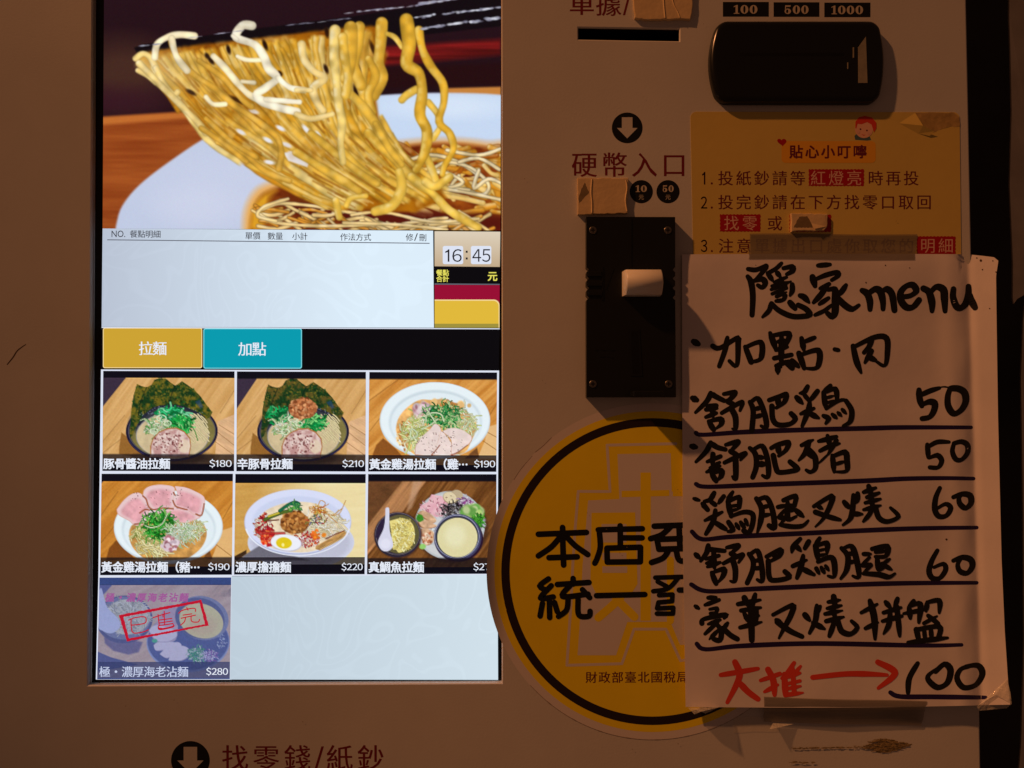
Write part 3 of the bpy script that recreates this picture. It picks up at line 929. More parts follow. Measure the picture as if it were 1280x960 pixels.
b = MB(); b.flat([(543.2, 289), (625.4, 289.6), (624.8, 333.6), (543.2, 332.8)], SH + .02)
clock = b.build('clock_panel', M['tan'], machine)
for xa, tx, ta, tb in ((553.4, '16', 556.5, 577.2), (588.6, '45', 590.4, 613)):
    b = MB(); b.flat(rrect(xa, 307.4, xa + 25.6, 330.2, 2.5), SH + .06)
    q = b.build('digit_tile', M['white'], clock)
    b = MB(); fit(b, tx, ta, 311.4, tb, 327.4, SH + .1, off=.0)
    b.build('clock_digits', M['dark'], clock)
b = MB(); b.flat(rect(582.2, 313.4, 584.6, 316), SH + .1); b.flat(rect(582.2, 321.8, 584.6, 324.4), SH + .1)
b.build('clock_colon', M['dark'], clock)

b = MB(); b.flat([(543.2, 334), (624.8, 334.4), (624.6, 354.6), (543.2, 354)], SH + .02)
tot = b.build('total_bar', M['void'], machine)
b = MB()
cells(b, '餐點', 549.2, 340.8, 8, 8.2, SH + .08, off=.02); cells(b, '合計', 549.2, 348.6, 8, 8.2, SH + .08, off=.02)
b.build('total_lettering', M['lime'], tot)
b = MB()
cells(b, '元', 615.6, 345.2, 9, 12.6, SH + .08, off=.02)
b.build('currency_lettering', M['lime'], tot)
b = MB(); b.flat([(543.2, 356), (624.6, 356.4), (624.4, 385), (543.2, 385)], SH + .02)
b.flat([(543.2, 354.2), (624.6, 354.8), (624.6, 356.2), (543.2, 355.8)], SH + .03, mi=1)
b.build('crimson_button', [M['crim'], M['line']], machine)
b = MB()
b.flat(rrect(543.2, 374.4, 624.4, 409.6, 7, corners=(0, 1, 0, 0)), SH + .05, mi=1)
b.flat(rrect(543.2, 376, 623.2, 409.6, 6.4, corners=(0, 1, 0, 0)), SH + .09)
b.flat(rect(543.2, 404.6, 623.2, 409.6), SH + .13, mi=2)
b.build('yellow_button', [M['yl'], M['creamline'], M['olive']], machine)

b = MB()
b.flat([(L_(408), 408.8), (624.6, 410.4), (624.6, 411.6), (L_(408), 410)], SH + .06, mi=1)
b.flat([(L_(410), 410.0), (624.6, 411.6), (623.4, 463), (L_(463), 461.5)], SH + .02)
b.build('tab_strip', [M['void'], M['white']], machine)
for (a_, c_, mt, ml, tx, tc_) in (((128.6, 409.6, 252.8, 460.2), 191.0, 'yl2', 'creamline', '拉麵', (182.2, 435.4)), ((254.2, 410.4, 377.4, 460.8), 316.0, 'teal', 'tealine', '加點', (306.6, 436.2))):
    b = MB()
    b.flat(rrect(*a_, 2.6), SH + .06, mi=1)
    b.flat(rrect(a_[0] + 1.1, a_[1] + 1.1, a_[2] - 1.1, a_[3] - 1.1, 2.0), SH + .1)
    q = b.build('tab_button', [M[mt], M[ml]], machine, 'amber tab button reading 拉麵' if tx == '拉麵' else 'teal tab button reading 加點')
    b = MB(); cells(b, tx, tc_[0], tc_[1], 17.4, 18.4, SH + .14, off=.012)
    b.build('tab_lettering', M['dtext'], q)

# white grid behind the tiles and pale empty area below them
b = MB()
b.flat([(L_(461.6), 461.8), (R_(463) + .6, 463.2), (R_(590), 590), (R_(718), 719), (290, 720), (289.6, 849.6), (L_(850), 849.4), (L_(720), 720), (L_(590), 590)], SH + .02)
b.build('tile_grid', M['white'], machine)
b = MB()
b.flat([(289.6, 720.4), (R_(720), 718.4), (R_(850), 849.8), (287.6, 849.4)], SH + .06)
b.build('empty_menu_area', M['lower'], machine)

# ------------------------------------------------------------------ dish pictures
def bars(c, y_top, y_cap, y_end, al=.72):
    c.rect(-50, -50, 1400, y_top, (12, 13, 24))
    c.rect(-50, y_cap, 1400, 1100, (18, 14, 22), al=al)
    c.rect(-50, y_end, 1400, 1100, (10, 11, 22))

def planks(c, col, col2, ang=-.85, seed=1):
    sl = (slice(0, c.h), slice(0, c.w))
    c.a[sl] = c.tex(sl, col, .8, .002, .03, ang, seed, col2)

def ramen_dark(c, dx, dy, mince):
    planks(c, (226, 180, 118), (196, 146, 82), ang=-.95, seed=2)
    D = lambda s_: [(x + dx, y + dy) for x, y in strokes(s_)[0][1]]
    c.poly([(0, 60), (292 + dx, 60), (0, 430 + dy)], (58, 46, 64), soft=5)
    c.poly(D('1080,470 1250,400 1250,780 1060,760'), (222, 178, 134), soft=6, var=.12, fx=.01, fy=.05, ang=.5)
    for q in ('1090,500 1250,600', '1070,560 1250,700', '1060,650 1240,780', '1100,400 1230,190', '60,660 260,420', '60,760 240,620'):
        c.stroke(D(q), 5, (166, 116, 66), soft=4, al=.7)
    c.poly(D('232,570 215,690 212,760 350,790 420,760 320,640'), (150, 102, 46), soft=10)
    c.ell(690 + dx, 790 + dy, 330, 60, (70, 48, 28), soft=30, al=.8)
    c.ell(676 + dx, 560 + dy, 405, 264, (26, 24, 50), soft=4)
    c.ell(676 + dx, 556 + dy, 386, 246, (78, 76, 96), soft=3, ring=5)
    c.ell(680 + dx, 560 + dy, 378, 238, (134, 124, 70), soft=8, var=.25, fx=.01, fy=.01)
    c.ell(640 + dx, 480 + dy, 330, 160, (52, 56, 66), soft=30)
    c.ell(682 + dx, 600 + dy, 322, 204, (150, 146, 150), soft=4)
    c.ell(682 + dx, 602 + dy, 315, 199, (208, 188, 148), soft=5, var=.08, fx=.02, fy=.02)
    nori = D('306,620 312,480 318,360 338,240 366,142 400,160 452,172 492,152 520,106 560,92 620,94 660,128 704,156 764,118 812,150 870,190 930,254 984,330 1034,392 1010,440 968,452 900,392 780,345 640,330 520,345 430,410 372,500 330,600')
    c.poly(nori, (22, 56, 26), soft=4, var=1.5, fx=.03, fy=.03, seed=8, col2=(112, 100, 30) if not mince else (96, 82, 34))
    r = np.random.default_rng(31)
    for _ in range(520):
        x = r.uniform(310, 1030); y = r.uniform(95, 600)
        sx_ = x + dx; sy_ = y + dy
        xs = [p[0] for p in nori]
        inside = c.mask_poly(c.win(sx_, sy_, sx_, sy_), nori, 2)
        if inside.size and inside.flat[inside.size // 2] > .5:
            up = y < 260 or x < 400 or x > 860
            col = (132, 118, 38) if (up and r.random() < .55) else ((12, 30, 18) if r.random() < .5 else (28, 84, 34))
            c.ell(sx_, sy_, r.uniform(3, 12), r.uniform(3, 8), col, soft=4, al=.6, ang=r.uniform(0, 3))
    c.stroke(D('704,156 670,240 650,330'), 7, (14, 30, 26), soft=5, al=.8)
    c.stroke(D('452,172 400,300 380,420'), 7, (16, 34, 26), soft=5, al=.8)
    c.poly(D('880,300 920,280 950,340 930,360'), (40, 70, 120), soft=14, al=.6)
    c.stroke(D('390,500 430,430 520,360 640,335 760,345 900,400 960,440'), 20, (38, 42, 60), soft=6)
    for i in range(46):
        x = r.uniform(395, 950); t = (x - 670) / 290
        c.ell(x + dx, 395 + dy + 60 * t * t - r.uniform(5, 62), 7, 3, (150, 160, 176), soft=3, al=.6, ang=t)
    # noodles on the right
    for i in range(46):
        x = r.uniform(850, 985) + dx; y = r.uniform(430, 640) + dy
        c.stroke([(x - 30, y - 26), (x, y + r.uniform(-14, 14)), (x + 26, y + 34)], 11, (222, 206, 156), hi=(246, 238, 206), soft=3, sub=3, edge=.72)
    # greens
    if mince:
        c.bits(440 + dx, 430 + dy, 105, 70, 70, 60, [(10, 140, 72), (22, 170, 90), (8, 104, 52), (90, 190, 120)], 'line', ang=-.6, seed=3, w=17)
        c.bits(745 + dx, 480 + dy, 110, 55, 80, 60, [(10, 150, 70), (24, 176, 84), (8, 110, 50), (120, 208, 120)], 'line', ang=.2, seed=4, w=14)
        c.bits(520 + dx, 520 + dy, 110, 88, 90, 56, [(176, 212, 150), (208, 226, 180), (120, 180, 96), (230, 236, 206)], 'line', seed=5, w=9)
    else:
        c.bits(650 + dx, 400 + dy, 130, 46, 70, 70, [(18, 168, 100), (50, 200, 124), (10, 130, 66), (130, 226, 170)], 'line', ang=.15, seed=3, w=18)
        c.bits(745 + dx, 480 + dy, 105, 66, 110, 56, [(20, 160, 66), (40, 190, 84), (8, 112, 46), (130, 220, 130)], 'line', ang=.9, seed=4, w=13)
        c.bits(545 + dx, 520 + dy, 105, 84, 100, 56, [(150, 200, 130), (196, 220, 170), (96, 160, 84), (222, 232, 200)], 'line', seed=5, w=9)
        c.stroke(D('840,500 880,560 905,640'), 8, (70, 150, 60), soft=3)
    for (x, y, q) in ((585, 445, 46), (520, 560, 40), (640, 490, 34)):
        c.ell(x + dx, y + dy, q, q * .7, (214, 230, 196), soft=3, ring=8, al=.9)
    if mince:
        c.ell(672 + dx, 355 + dy, 124, 92, (140, 82, 48), soft=8)
        c.bits(672 + dx, 352 + dy, 118, 88, 260, 17, [(192, 120, 74), (168, 96, 56), (120, 64, 34), (214, 152, 104), (150, 84, 50)], seed=6)
    # braised pork slice
    pk = D('488,760 486,690 510,620 560,565 640,530 720,526 790,560 840,620 848,690 830,790 480,790')
    c.poly(pk, (172, 112, 62), soft=4, sm=False)
    c.poly([(x + (670 + dx - x) * .05, y + (690 + dy - y) * .07) for x, y in pk], (226, 202, 194), soft=6, var=1.3, fx=.03, fy=.03, seed=9, col2=(190, 144, 140))
    c.ell(785 + dx, 690 + dy, 50, 62, (226, 206, 180), soft=14, al=.85)
    c.bits(650 + dx, 660 + dy, 135, 90, 90, 9, [(142, 84, 84), (176, 126, 122), (230, 208, 202), (120, 66, 66)], seed=10)
    c.ell(676 + dx, 560 + dy, 398, 258, (92, 90, 150), soft=4, ring=4, al=.5, clip=lambda X, Y: (Y > 640 + dy))

def t1(c):
    ramen_dark(c, 0, 0, False); bars(c, 90, 762, 848)
def t2(c):
    ramen_dark(c, -42, 6, True); bars(c, 98, 768, 852)

def white_bowl(c, cx, cy, rx, ry, inner=.84):
    c.ell(cx, cy, rx, ry, (204, 218, 226), soft=5)
    c.ell(cx, cy - 6, rx - 8, ry - 10, (232, 243, 248), soft=10)
    c.ell(cx + 4, cy + 14, rx * inner, ry * inner, (206, 220, 228), soft=18)
    c.ell(cx + 6, cy + 26, rx * (inner - .03), ry * (inner - .04), (226, 238, 244), soft=14)

def t3(c):
    planks(c, (226, 164, 84), (196, 126, 50), ang=-.75, seed=5)
    c.poly([(1100, 520), (1260, 470), (1260, 800), (1010, 800), (1080, 640)], (230, 186, 128), soft=8)
    for q in ('40,300 300,110', '60,560 160,430', '1110,430 1200,280', '1060,640 1240,760', '1090,560 1240,640'):
        c.stroke(strokes(q)[0][1], 6, (160, 100, 40), soft=5, al=.7)
    c.poly([(90, 760), (120, 680), (180, 620), (300, 720), (360, 790), (80, 800)], (142, 84, 34), soft=10)
    c.poly([(960, 740), (1010, 700), (1030, 790), (900, 800)], (120, 76, 40), soft=10)
    white_bowl(c, 636, 464, 488, 338)
    c.poly([(450, 760), (370, 690), (310, 600), (292, 530), (320, 430), (400, 340), (500, 282), (600, 282), (700, 276), (800, 310), (900, 370), (980, 450), (1004, 520), (960, 640), (860, 760)],
           (224, 172, 104), soft=8, sm=True, var=.3, fx=.02, fy=.02, seed=3)
    c.bits(360, 600, 60, 130, 60, 13, [(176, 112, 52), (238, 206, 150), (196, 132, 66)], seed=2)
    c.bits(700, 330, 240, 46, 50, 26, [(204, 140, 70), (232, 190, 126)], seed=3)
    c.bits(470, 560, 90, 120, 110, 90, [(206, 214, 130), (226, 228, 160), (190, 204, 110), (240, 240, 196)], 'line', seed=4, w=12)
    c.bits(860, 500, 120, 130, 130, 90, [(214, 222, 160), (230, 234, 184), (196, 208, 130), (240, 242, 206)], 'line', seed=5, w=11)
    c.bits(520, 370, 70, 50, 36, 34, [(214, 190, 196), (230, 214, 216), (170, 120, 130)], seed=6)
    c.bits(690, 420, 170, 96, 240, 56, [(20, 136, 66), (46, 168, 84), (120, 196, 110), (14, 104, 50), (196, 224, 160)], 'line', seed=7, w=9)
    for q in ('560,470 560,420 620,396 690,410 715,470', '420,600 430,540 470,560 480,600 430,620 420,590', '520,540 600,500 660,450', '890,540 920,500 950,470', '560,360 600,420 640,480'):
        c.stroke(strokes(q)[0][1], 13, (206, 226, 180), hi=(236, 244, 220), soft=3)
    for q in ('460,770 466,690 520,610 590,545 640,490 690,535 690,640 640,770', '600,770 660,660 690,560 740,600 790,680 790,770', '700,560 760,532 840,532 920,570 966,612 950,660 900,700 790,775 780,640'):
        p = strokes(q)[0][1]
        c.poly(p, (196, 146, 120), soft=4, sm=True)
        mx = sum(a[0] for a in p) / len(p); my = sum(a[1] for a in p) / len(p)
        c.poly([(x + (mx - x) * .045, y + (my - y) * .04 - 3) for x, y in p], (236, 216, 210), soft=5, sm=True, var=.06, fx=.02, fy=.02)
    c.bits(690, 650, 230, 105, 70, 5, [(110, 84, 84), (70, 50, 54), (150, 110, 110)], seed=9)
    c.stroke([(610, 765), (650, 720), (680, 680)], 9, (168, 78, 40), soft=3)
    c.stroke([(780, 768), (850, 735), (925, 680)], 8, (168, 78, 40), soft=3)
    bars(c, 104, 768, 852)

def t4(c):
    planks(c, (216, 148, 62), (188, 118, 40), ang=-.75, seed=9)
    c.poly([(0, 60), (110, 60), (0, 170)], (52, 42, 66), soft=5)
    c.poly([(1110, 540), (1260, 490), (1260, 820), (1020, 820), (1080, 660)], (226, 180, 118), soft=8)
    for q in ('40,420 200,190', '60,640 170,500', '1130,430 1215,280', '1070,660 1240,790'):
        c.stroke(strokes(q)[0][1], 6, (156, 96, 34), soft=5, al=.7)
    c.poly([(110, 760), (130, 690), (190, 620), (300, 720), (360, 790), (100, 800)], (130, 74, 28), soft=10)
    c.poly([(960, 780), (1010, 700), (1040, 790)], (120, 74, 34), soft=10)
    white_bowl(c, 648, 506, 480, 326, .86)
    c.poly([(420, 770), (340, 690), (305, 600), (310, 520), (360, 470), (560, 420), (800, 430), (930, 460), (985, 540), (970, 640), (900, 730), (780, 790), (520, 800)], (206, 152, 82), soft=8, sm=True, var=.25, fx=.02, fy=.02, seed=3)
    c.bits(480, 660, 130, 70, 120, 110, [(226, 210, 140), (238, 226, 170), (206, 186, 104)], 'line', ang=.4, seed=4, w=13)
    c.bits(400, 560, 60, 60, 60, 60, [(214, 206, 130), (232, 224, 160), (150, 170, 80)], 'line', seed=14, w=11)
    c.bits(850, 520, 90, 90, 130, 70, [(214, 226, 170), (232, 238, 200), (190, 208, 130), (226, 214, 150)], 'line', seed=5, w=9)
    sl = ('190,350 250,270 320,215 390,204 440,250 500,330 470,380 430,480 350,490 300,450 210,400', '700,330 780,330 830,350 900,380 930,420 860,450 800,470 680,440 560,400 420,460 470,380 560,350',
          '700,145 790,155 880,190 960,240 966,310 940,400 880,400 800,350 700,320 680,270 720,210', '420,230 430,180 480,145 580,132 690,150 700,200 690,270 700,330 620,335 520,355 470,300 440,250')
    for i, q in enumerate(sl):
        p = strokes(q)[0][1]
        c.poly(p, (222, 176, 168), soft=6, sm=True)
        mx = sum(a[0] for a in p) / len(p); my = sum(a[1] for a in p) / len(p)
        c.poly([(x + (mx - x) * .035, y + (my - y) * .03 - 4) for x, y in p], (232, 200, 202), soft=5, sm=True)
        c.poly([(x + (mx - x) * .24, y + (my - y) * .26 + 10) for x, y in p], (224, 164, 172), soft=30, sm=True, var=.12, fx=.02, fy=.02, seed=i)
    for q in ('420,230 450,260 470,320 510,350 600,338 690,345', '690,200 705,225', '685,270 710,320 760,340 810,352', '350,480 420,470', '890,390 940,400 962,300', '395,380 440,350 480,355'):
        c.stroke(strokes(q)[0][1], 13, (172, 84, 44), soft=5, al=.85)
    c.bits(600, 260, 330, 100, 40, 5, [(90, 50, 60), (140, 90, 96)], seed=9)
    c.bits(560, 490, 135, 120, 300, 56, [(30, 140, 40), (60, 180, 60), (16, 104, 26), (130, 204, 96)], 'line', seed=7, w=10)
    c.bits(760, 560, 130, 90, 150, 60, [(206, 228, 196), (226, 238, 216), (176, 208, 150)], 'line', seed=8, w=8)
    c.bits(660, 650, 80, 60, 40, 24, [(222, 198, 210), (238, 222, 230), (170, 110, 120)], seed=10)
    c.stroke([(440, 490), (500, 510), (590, 480), (640, 380)], 9, (214, 232, 190), soft=3)
    c.stroke([(430, 700), (520, 690), (600, 730), (700, 740)], 14, (236, 222, 166), soft=4)
    bars(c, 100, 774, 856)

def t5(c):
    sl = (slice(0, c.h), slice(0, c.w))
    a = c.tex(sl, (214, 168, 92), .5, .003, .03, -.08, 4, (196, 146, 70)); b_ = c.tex(sl, (240, 226, 176), .4, .003, .03, -.08, 5, (232, 212, 156))
    k = np.clip((c.X - 200) / 600, 0, 1)[..., None]
    c.a[sl] = a * (1 - k) + b_ * k
    c.ell(620, 640, 470, 240, (208, 212, 232), soft=5)
    c.ell(620, 640, 440, 210, (190, 192, 212), soft=30)
    c.poly([(60, 800), (140, 740), (300, 640), (520, 750), (700, 800)], (110, 108, 122), soft=14)
    c.poly([(0, 780), (140, 705), (140, 740), (60, 800)], (60, 40, 26), soft=6)
    c.ell(590, 462, 472, 290, (176, 182, 214), soft=5)
    c.ell(590, 454, 468, 284, (216, 222, 248), soft=8)
    c.ell(590, 456, 400, 226, (204, 212, 240), soft=16)
    c.poly([(210, 540), (230, 440), (320, 350), (460, 296), (600, 280), (760, 300), (900, 370), (990, 470), (1010, 560), (900, 650), (720, 720), (560, 728), (400, 700), (280, 640)], (232, 214, 184), soft=8, sm=True, var=.1, fx=.02, fy=.02)
    c.bits(800, 480, 180, 120, 120, 90, [(240, 228, 200), (232, 214, 170), (246, 238, 220)], 'line', ang=.3, seed=2, w=11)
    c.bits(290, 500, 76, 120, 150, 22, [(196, 40, 44), (214, 80, 60), (170, 24, 50), (240, 214, 206), (236, 220, 196)], 'line', seed=3, w=13)
    c.bits(330, 600, 60, 70, 60, 15, [(206, 52, 30), (232, 120, 60), (180, 30, 40)], seed=4)
    c.stroke([(230, 550), (330, 560), (470, 560)], 26, (186, 40, 40), soft=10, al=.8)
    c.bits(670, 620, 110, 66, 110, 18, [(206, 40, 46), (240, 170, 170), (224, 96, 40), (244, 220, 220), (190, 30, 60)], 'line', seed=5, w=12)
    c.bits(770, 570, 60, 40, 16, 18, [(240, 140, 40), (230, 110, 40)], seed=15)
    for q, col, wd in (('300,440 360,410 440,380 520,360', (84, 110, 40), 34), ('330,410 420,380', (206, 190, 60), 20), ('430,360 500,310 560,285 600,300', (24, 110, 74), 30), ('520,350 570,330 610,350', (120, 186, 80), 30), ('310,450 420,440', (120, 60, 40), 12)):
        c.stroke(strokes(q)[0][1], wd, col, soft=5)
    c.bits(560, 320, 60, 30, 30, 30, [(30, 120, 80), (90, 170, 80)], 'line', seed=16, w=9)
    c.ell(565, 468, 126, 96, (112, 64, 28), soft=8)
    c.bits(562, 462, 120, 92, 260, 19, [(180, 118, 56), (150, 90, 40), (104, 56, 24), (206, 146, 80), (132, 76, 34)], seed=6)
    for q in ('780,380 770,320 790,270 830,290 820,330', '700,360 690,330 720,330 760,350', '830,320 860,300', '790,340 830,380 900,400 960,380 1010,270', '900,400 980,340', '860,400 940,470'):
        c.stroke(strokes(q)[0][1], 7, (220, 150, 60), soft=3, al=.9)
    c.bits(780, 350, 60, 40, 50, 30, [(236, 160, 60), (206, 110, 40), (246, 200, 110)], 'line', seed=17, w=8)
    c.bits(760, 440, 90, 50, 40, 26, [(196, 80, 60), (150, 60, 40), (150, 160, 80), (90, 90, 140)], 'line', seed=18, w=8)
    c.poly([(748, 700), (752, 672), (1000, 536), (1022, 560), (1010, 590), (790, 712)], (190, 144, 84), soft=5, var=.3, fx=.02, fy=.1, ang=-.55)
    c.stroke([(840, 610), (920, 570), (1000, 538)], 10, (140, 60, 44), soft=5)
    c.stroke([(790, 700), (900, 650), (1000, 590)], 12, (214, 176, 116), soft=5)
    c.ell(490, 645, 138, 74, (196, 196, 214), soft=4, ang=.12)
    c.ell(488, 641, 133, 69, (238, 240, 250), soft=5, ang=.12)
    c.ell(470, 645, 70, 50, (226, 200, 30), soft=7, ang=.1)
    c.ell(462, 662, 12, 16, (250, 240, 150), soft=8)
    c.ell(590, 470, 470, 290, (236, 240, 255), soft=4, ring=9, al=.9, clip=lambda X, Y: (Y > 520))
    bars(c, 118, 772, 836)

def t6(c):
    sl = (slice(0, c.h), slice(0, c.w))
    c.a[sl] = c.tex(sl, (140, 90, 44), .9, .003, .05, -.95, 4, (96, 56, 24))
    c.poly([(0, 90), (350, 90), (30, 500), (0, 520)], (104, 66, 38), soft=8, var=.2, fx=.01, fy=.02)
    c.poly([(350, 90), (560, 90), (200, 560), (30, 760), (30, 500)], (190, 136, 92), soft=14, al=.75, var=.3, fx=.004, fy=.05, ang=-.95)
    c.poly([(440, 90), (520, 90), (430, 330), (380, 380)], (200, 160, 130), soft=24, al=.6)
    c.ell(780, 520, 320, 300, (70, 44, 30), soft=26, al=.8)
    c.ell(762, 488, 308, 302, (186, 192, 196), soft=5)
    c.ell(762, 490, 290, 284, (206, 208, 210), soft=14)
    c.bits(800, 500, 260, 250, 180, 26, [(196, 200, 206), (150, 152, 160), (214, 218, 220)], seed=2)
    c.poly([(500, 320), (570, 280), (600, 215), (690, 230), (740, 280), (750, 350), (700, 410), (640, 415), (560, 370), (500, 345)], (222, 160, 176), soft=5, var=.5, fx=.025, fy=.025, col2=(236, 196, 200))
    c.bits(630, 320, 120, 80, 40, 20, [(206, 130, 150), (236, 206, 208), (190, 110, 130)], 'line', seed=3, w=8)
    c.ell(820, 225, 56, 50, (190, 172, 140), soft=5)
    c.ell(764, 245, 66, 52, (172, 150, 116), soft=4, ang=.4); c.ell(764, 242, 60, 46, (222, 206, 170), soft=5, ang=.4)
    c.bits(764, 242, 40, 30, 12, 4, [(120, 90, 70)], seed=4)
    c.bits(895, 285, 60, 46, 90, 26, [(130, 40, 130), (206, 170, 210), (170, 80, 160), (230, 220, 236)], 'line', seed=5, w=9)
    c.bits(790, 350, 110, 70, 170, 26, [(40, 34, 40), (70, 60, 60), (20, 20, 26), (120, 110, 110)], 'line', seed=6, w=7)
    c.bits(960, 390, 80, 60, 110, 40, [(176, 206, 120), (206, 224, 160), (110, 170, 80)], seed=7)
    c.bits(1015, 450, 46, 60, 110, 28, [(60, 150, 40), (90, 180, 60), (30, 110, 30)], 'line', seed=8, w=9)
    for q in ('475,385 520,360 600,400 640,450 600,470 540,430', '480,460 540,440 620,480 640,500 560,520 500,500', '510,520 560,520 620,560 610,640 560,665 520,620'):
        p = strokes(q)[0][1]
        c.poly(p, (146, 88, 50), soft=5, sm=True)
        c.poly([(x + 6, y - 5) for x, y in p], (222, 184, 150), soft=12, sm=True, al=.85, var=.2, fx=.03, fy=.03)
    c.bits(565, 600, 46, 50, 40, 14, [(206, 140, 110), (180, 100, 60), (236, 206, 180)], seed=9)
    c.bits(500, 425, 20, 14, 14, 20, [(60, 140, 40)], seed=10)
    c.ell(525, 675, 30, 24, (150, 206, 110), soft=8)
    c.ell(310, 575, 210, 205, (60, 36, 30), soft=20, al=.7)
    c.ell(304, 572, 205, 198, (44, 38, 54), soft=4)
    c.ell(306, 562, 196, 186, (104, 96, 106), soft=3, ring=6)
    c.ell(322, 566, 172, 172, (96, 90, 56), soft=8)
    c.poly([(232, 450), (300, 430), (350, 424), (410, 450), (446, 500), (456, 580), (440, 650), (390, 700), (320, 728), (290, 700), (262, 690), (250, 560)], (232, 216, 132), soft=6, sm=True)
    c.bits(350, 575, 92, 136, 420, 30, [(238, 224, 140), (250, 240, 176), (222, 202, 108), (204, 182, 92)], 'line', seed=11, w=8, edge=.84)
    c.poly([(112, 590), (120, 520), (160, 440), (230, 400), (200, 560), (150, 640)], (44, 34, 60), soft=8)
    c.poly([(196, 340), (210, 330), (228, 340), (232, 440), (236, 540), (262, 630), (262, 680), (220, 716), (170, 708), (138, 660), (140, 610), (180, 520), (194, 430)], (214, 214, 234), soft=5, sm=True)
    c.ell(200, 650, 46, 44, (232, 232, 248), soft=20, al=.7)
    c.ell(842, 610, 214, 200, (40, 20, 44), soft=8)
    c.ell(832, 592, 208, 204, (66, 66, 100), soft=4)
    c.ell(826, 586, 198, 192, (150, 152, 176), soft=3, ring=7)
    c.ell(826, 590, 188, 182, (52, 54, 66), soft=4)
    c.ell(830, 596, 176, 174, (222, 214, 164), soft=5)
    c.ell(810, 580, 90, 100, (234, 230, 190), soft=60, al=.8)
    bars(c, 100, 774, 858)

def t7(c):
    planks(c, (222, 184, 150), (196, 154, 120), ang=-.5, seed=9)
    c.poly([(0, 60), (240, 60), (80, 240), (0, 240)], (70, 70, 120), soft=6)
    c.poly([(960, 200), (1060, 90), (1160, 90), (1160, 200)], (176, 140, 110), soft=8, var=.3, fx=.01, fy=.05, ang=-.8)
    c.poly([(60, 620), (200, 680), (420, 740), (60, 800)], (64, 66, 110), soft=6)
    c.poly([(140, 500), (450, 560), (420, 640), (340, 660), (220, 630), (150, 570)], (100, 84, 110), soft=14)
    c.ell(300, 380, 225, 190, (64, 64, 100), soft=5)
    c.ell(300, 370, 210, 170, (110, 112, 140), soft=5)
    c.ell(325, 360, 180, 140, (216, 210, 176), soft=6)
    c.bits(330, 350, 165, 125, 220, 60, [(226, 222, 190), (196, 190, 150), (240, 236, 214), (170, 166, 140)], 'line', seed=3, w=7)
    c.ell(810, 560, 330, 240, (150, 160, 196), soft=4)
    c.ell(810, 552, 322, 232, (60, 70, 120), soft=8)
    c.bits(1080, 560, 40, 60, 40, 6, [(170, 180, 200)], seed=5)
    c.poly([(500, 480), (560, 400), (640, 270), (720, 300), (720, 520), (660, 560), (560, 560)], (206, 180, 186), soft=8, sm=True, var=.5, fx=.02, fy=.02, col2=(176, 140, 150))
    c.ell(920, 370, 212, 172, (120, 124, 150), soft=4, ang=.3)
    c.ell(900, 372, 200, 160, (70, 74, 110), soft=5, ang=.3)
    c.ell(912, 392, 180, 134, (236, 218, 130), soft=5, ang=.35)
    c.ell(920, 430, 110, 80, (232, 190, 120), soft=50, al=.7)
    for q in ('540,590 580,565 700,565 720,590 640,620 560,630', '590,660 640,610 720,565 760,590 720,640 650,690', '660,710 690,640 760,595 820,620 820,670 760,710', '500,470 560,430 700,470 720,520 650,560 560,550'):
        c.poly(strokes(q)[0][1], (170, 150, 170), soft=4, sm=True)
        c.poly([(x - 3, y - 5) for x, y in strokes(q)[0][1]], (232, 218, 228), soft=6, sm=True)
    c.bits(880, 660, 68, 56, 150, 26, [(30, 150, 70), (90, 190, 110), (196, 226, 190)], 'line', seed=7, w=7)
    c.bits(990, 670, 56, 46, 90, 22, [(206, 190, 226), (130, 60, 150), (230, 220, 240)], 'line', seed=8, w=7)
    c.ell(545, 550, 22, 16, (60, 180, 110), soft=6)
    c.poly([(92, 150), (110, 130), (126, 170), (160, 280), (230, 350), (266, 400), (262, 450), (200, 490), (130, 470), (92, 420)], (206, 210, 240), soft=5, sm=True)
    c.rect(-50, -50, 1400, 108, (10, 14, 30))
    c.rect(-50, 716, 1400, 1100, (10, 12, 40), al=.7)
    # greyed out because sold out
    c.a[:] = c.a * .50 + np.array([100, 116, 178]) * .47
    c.rect(-50, -50, 1400, 107, (54, 72, 126))
    c.rect(-50, 846, 1400, 1100, (56, 72, 128))

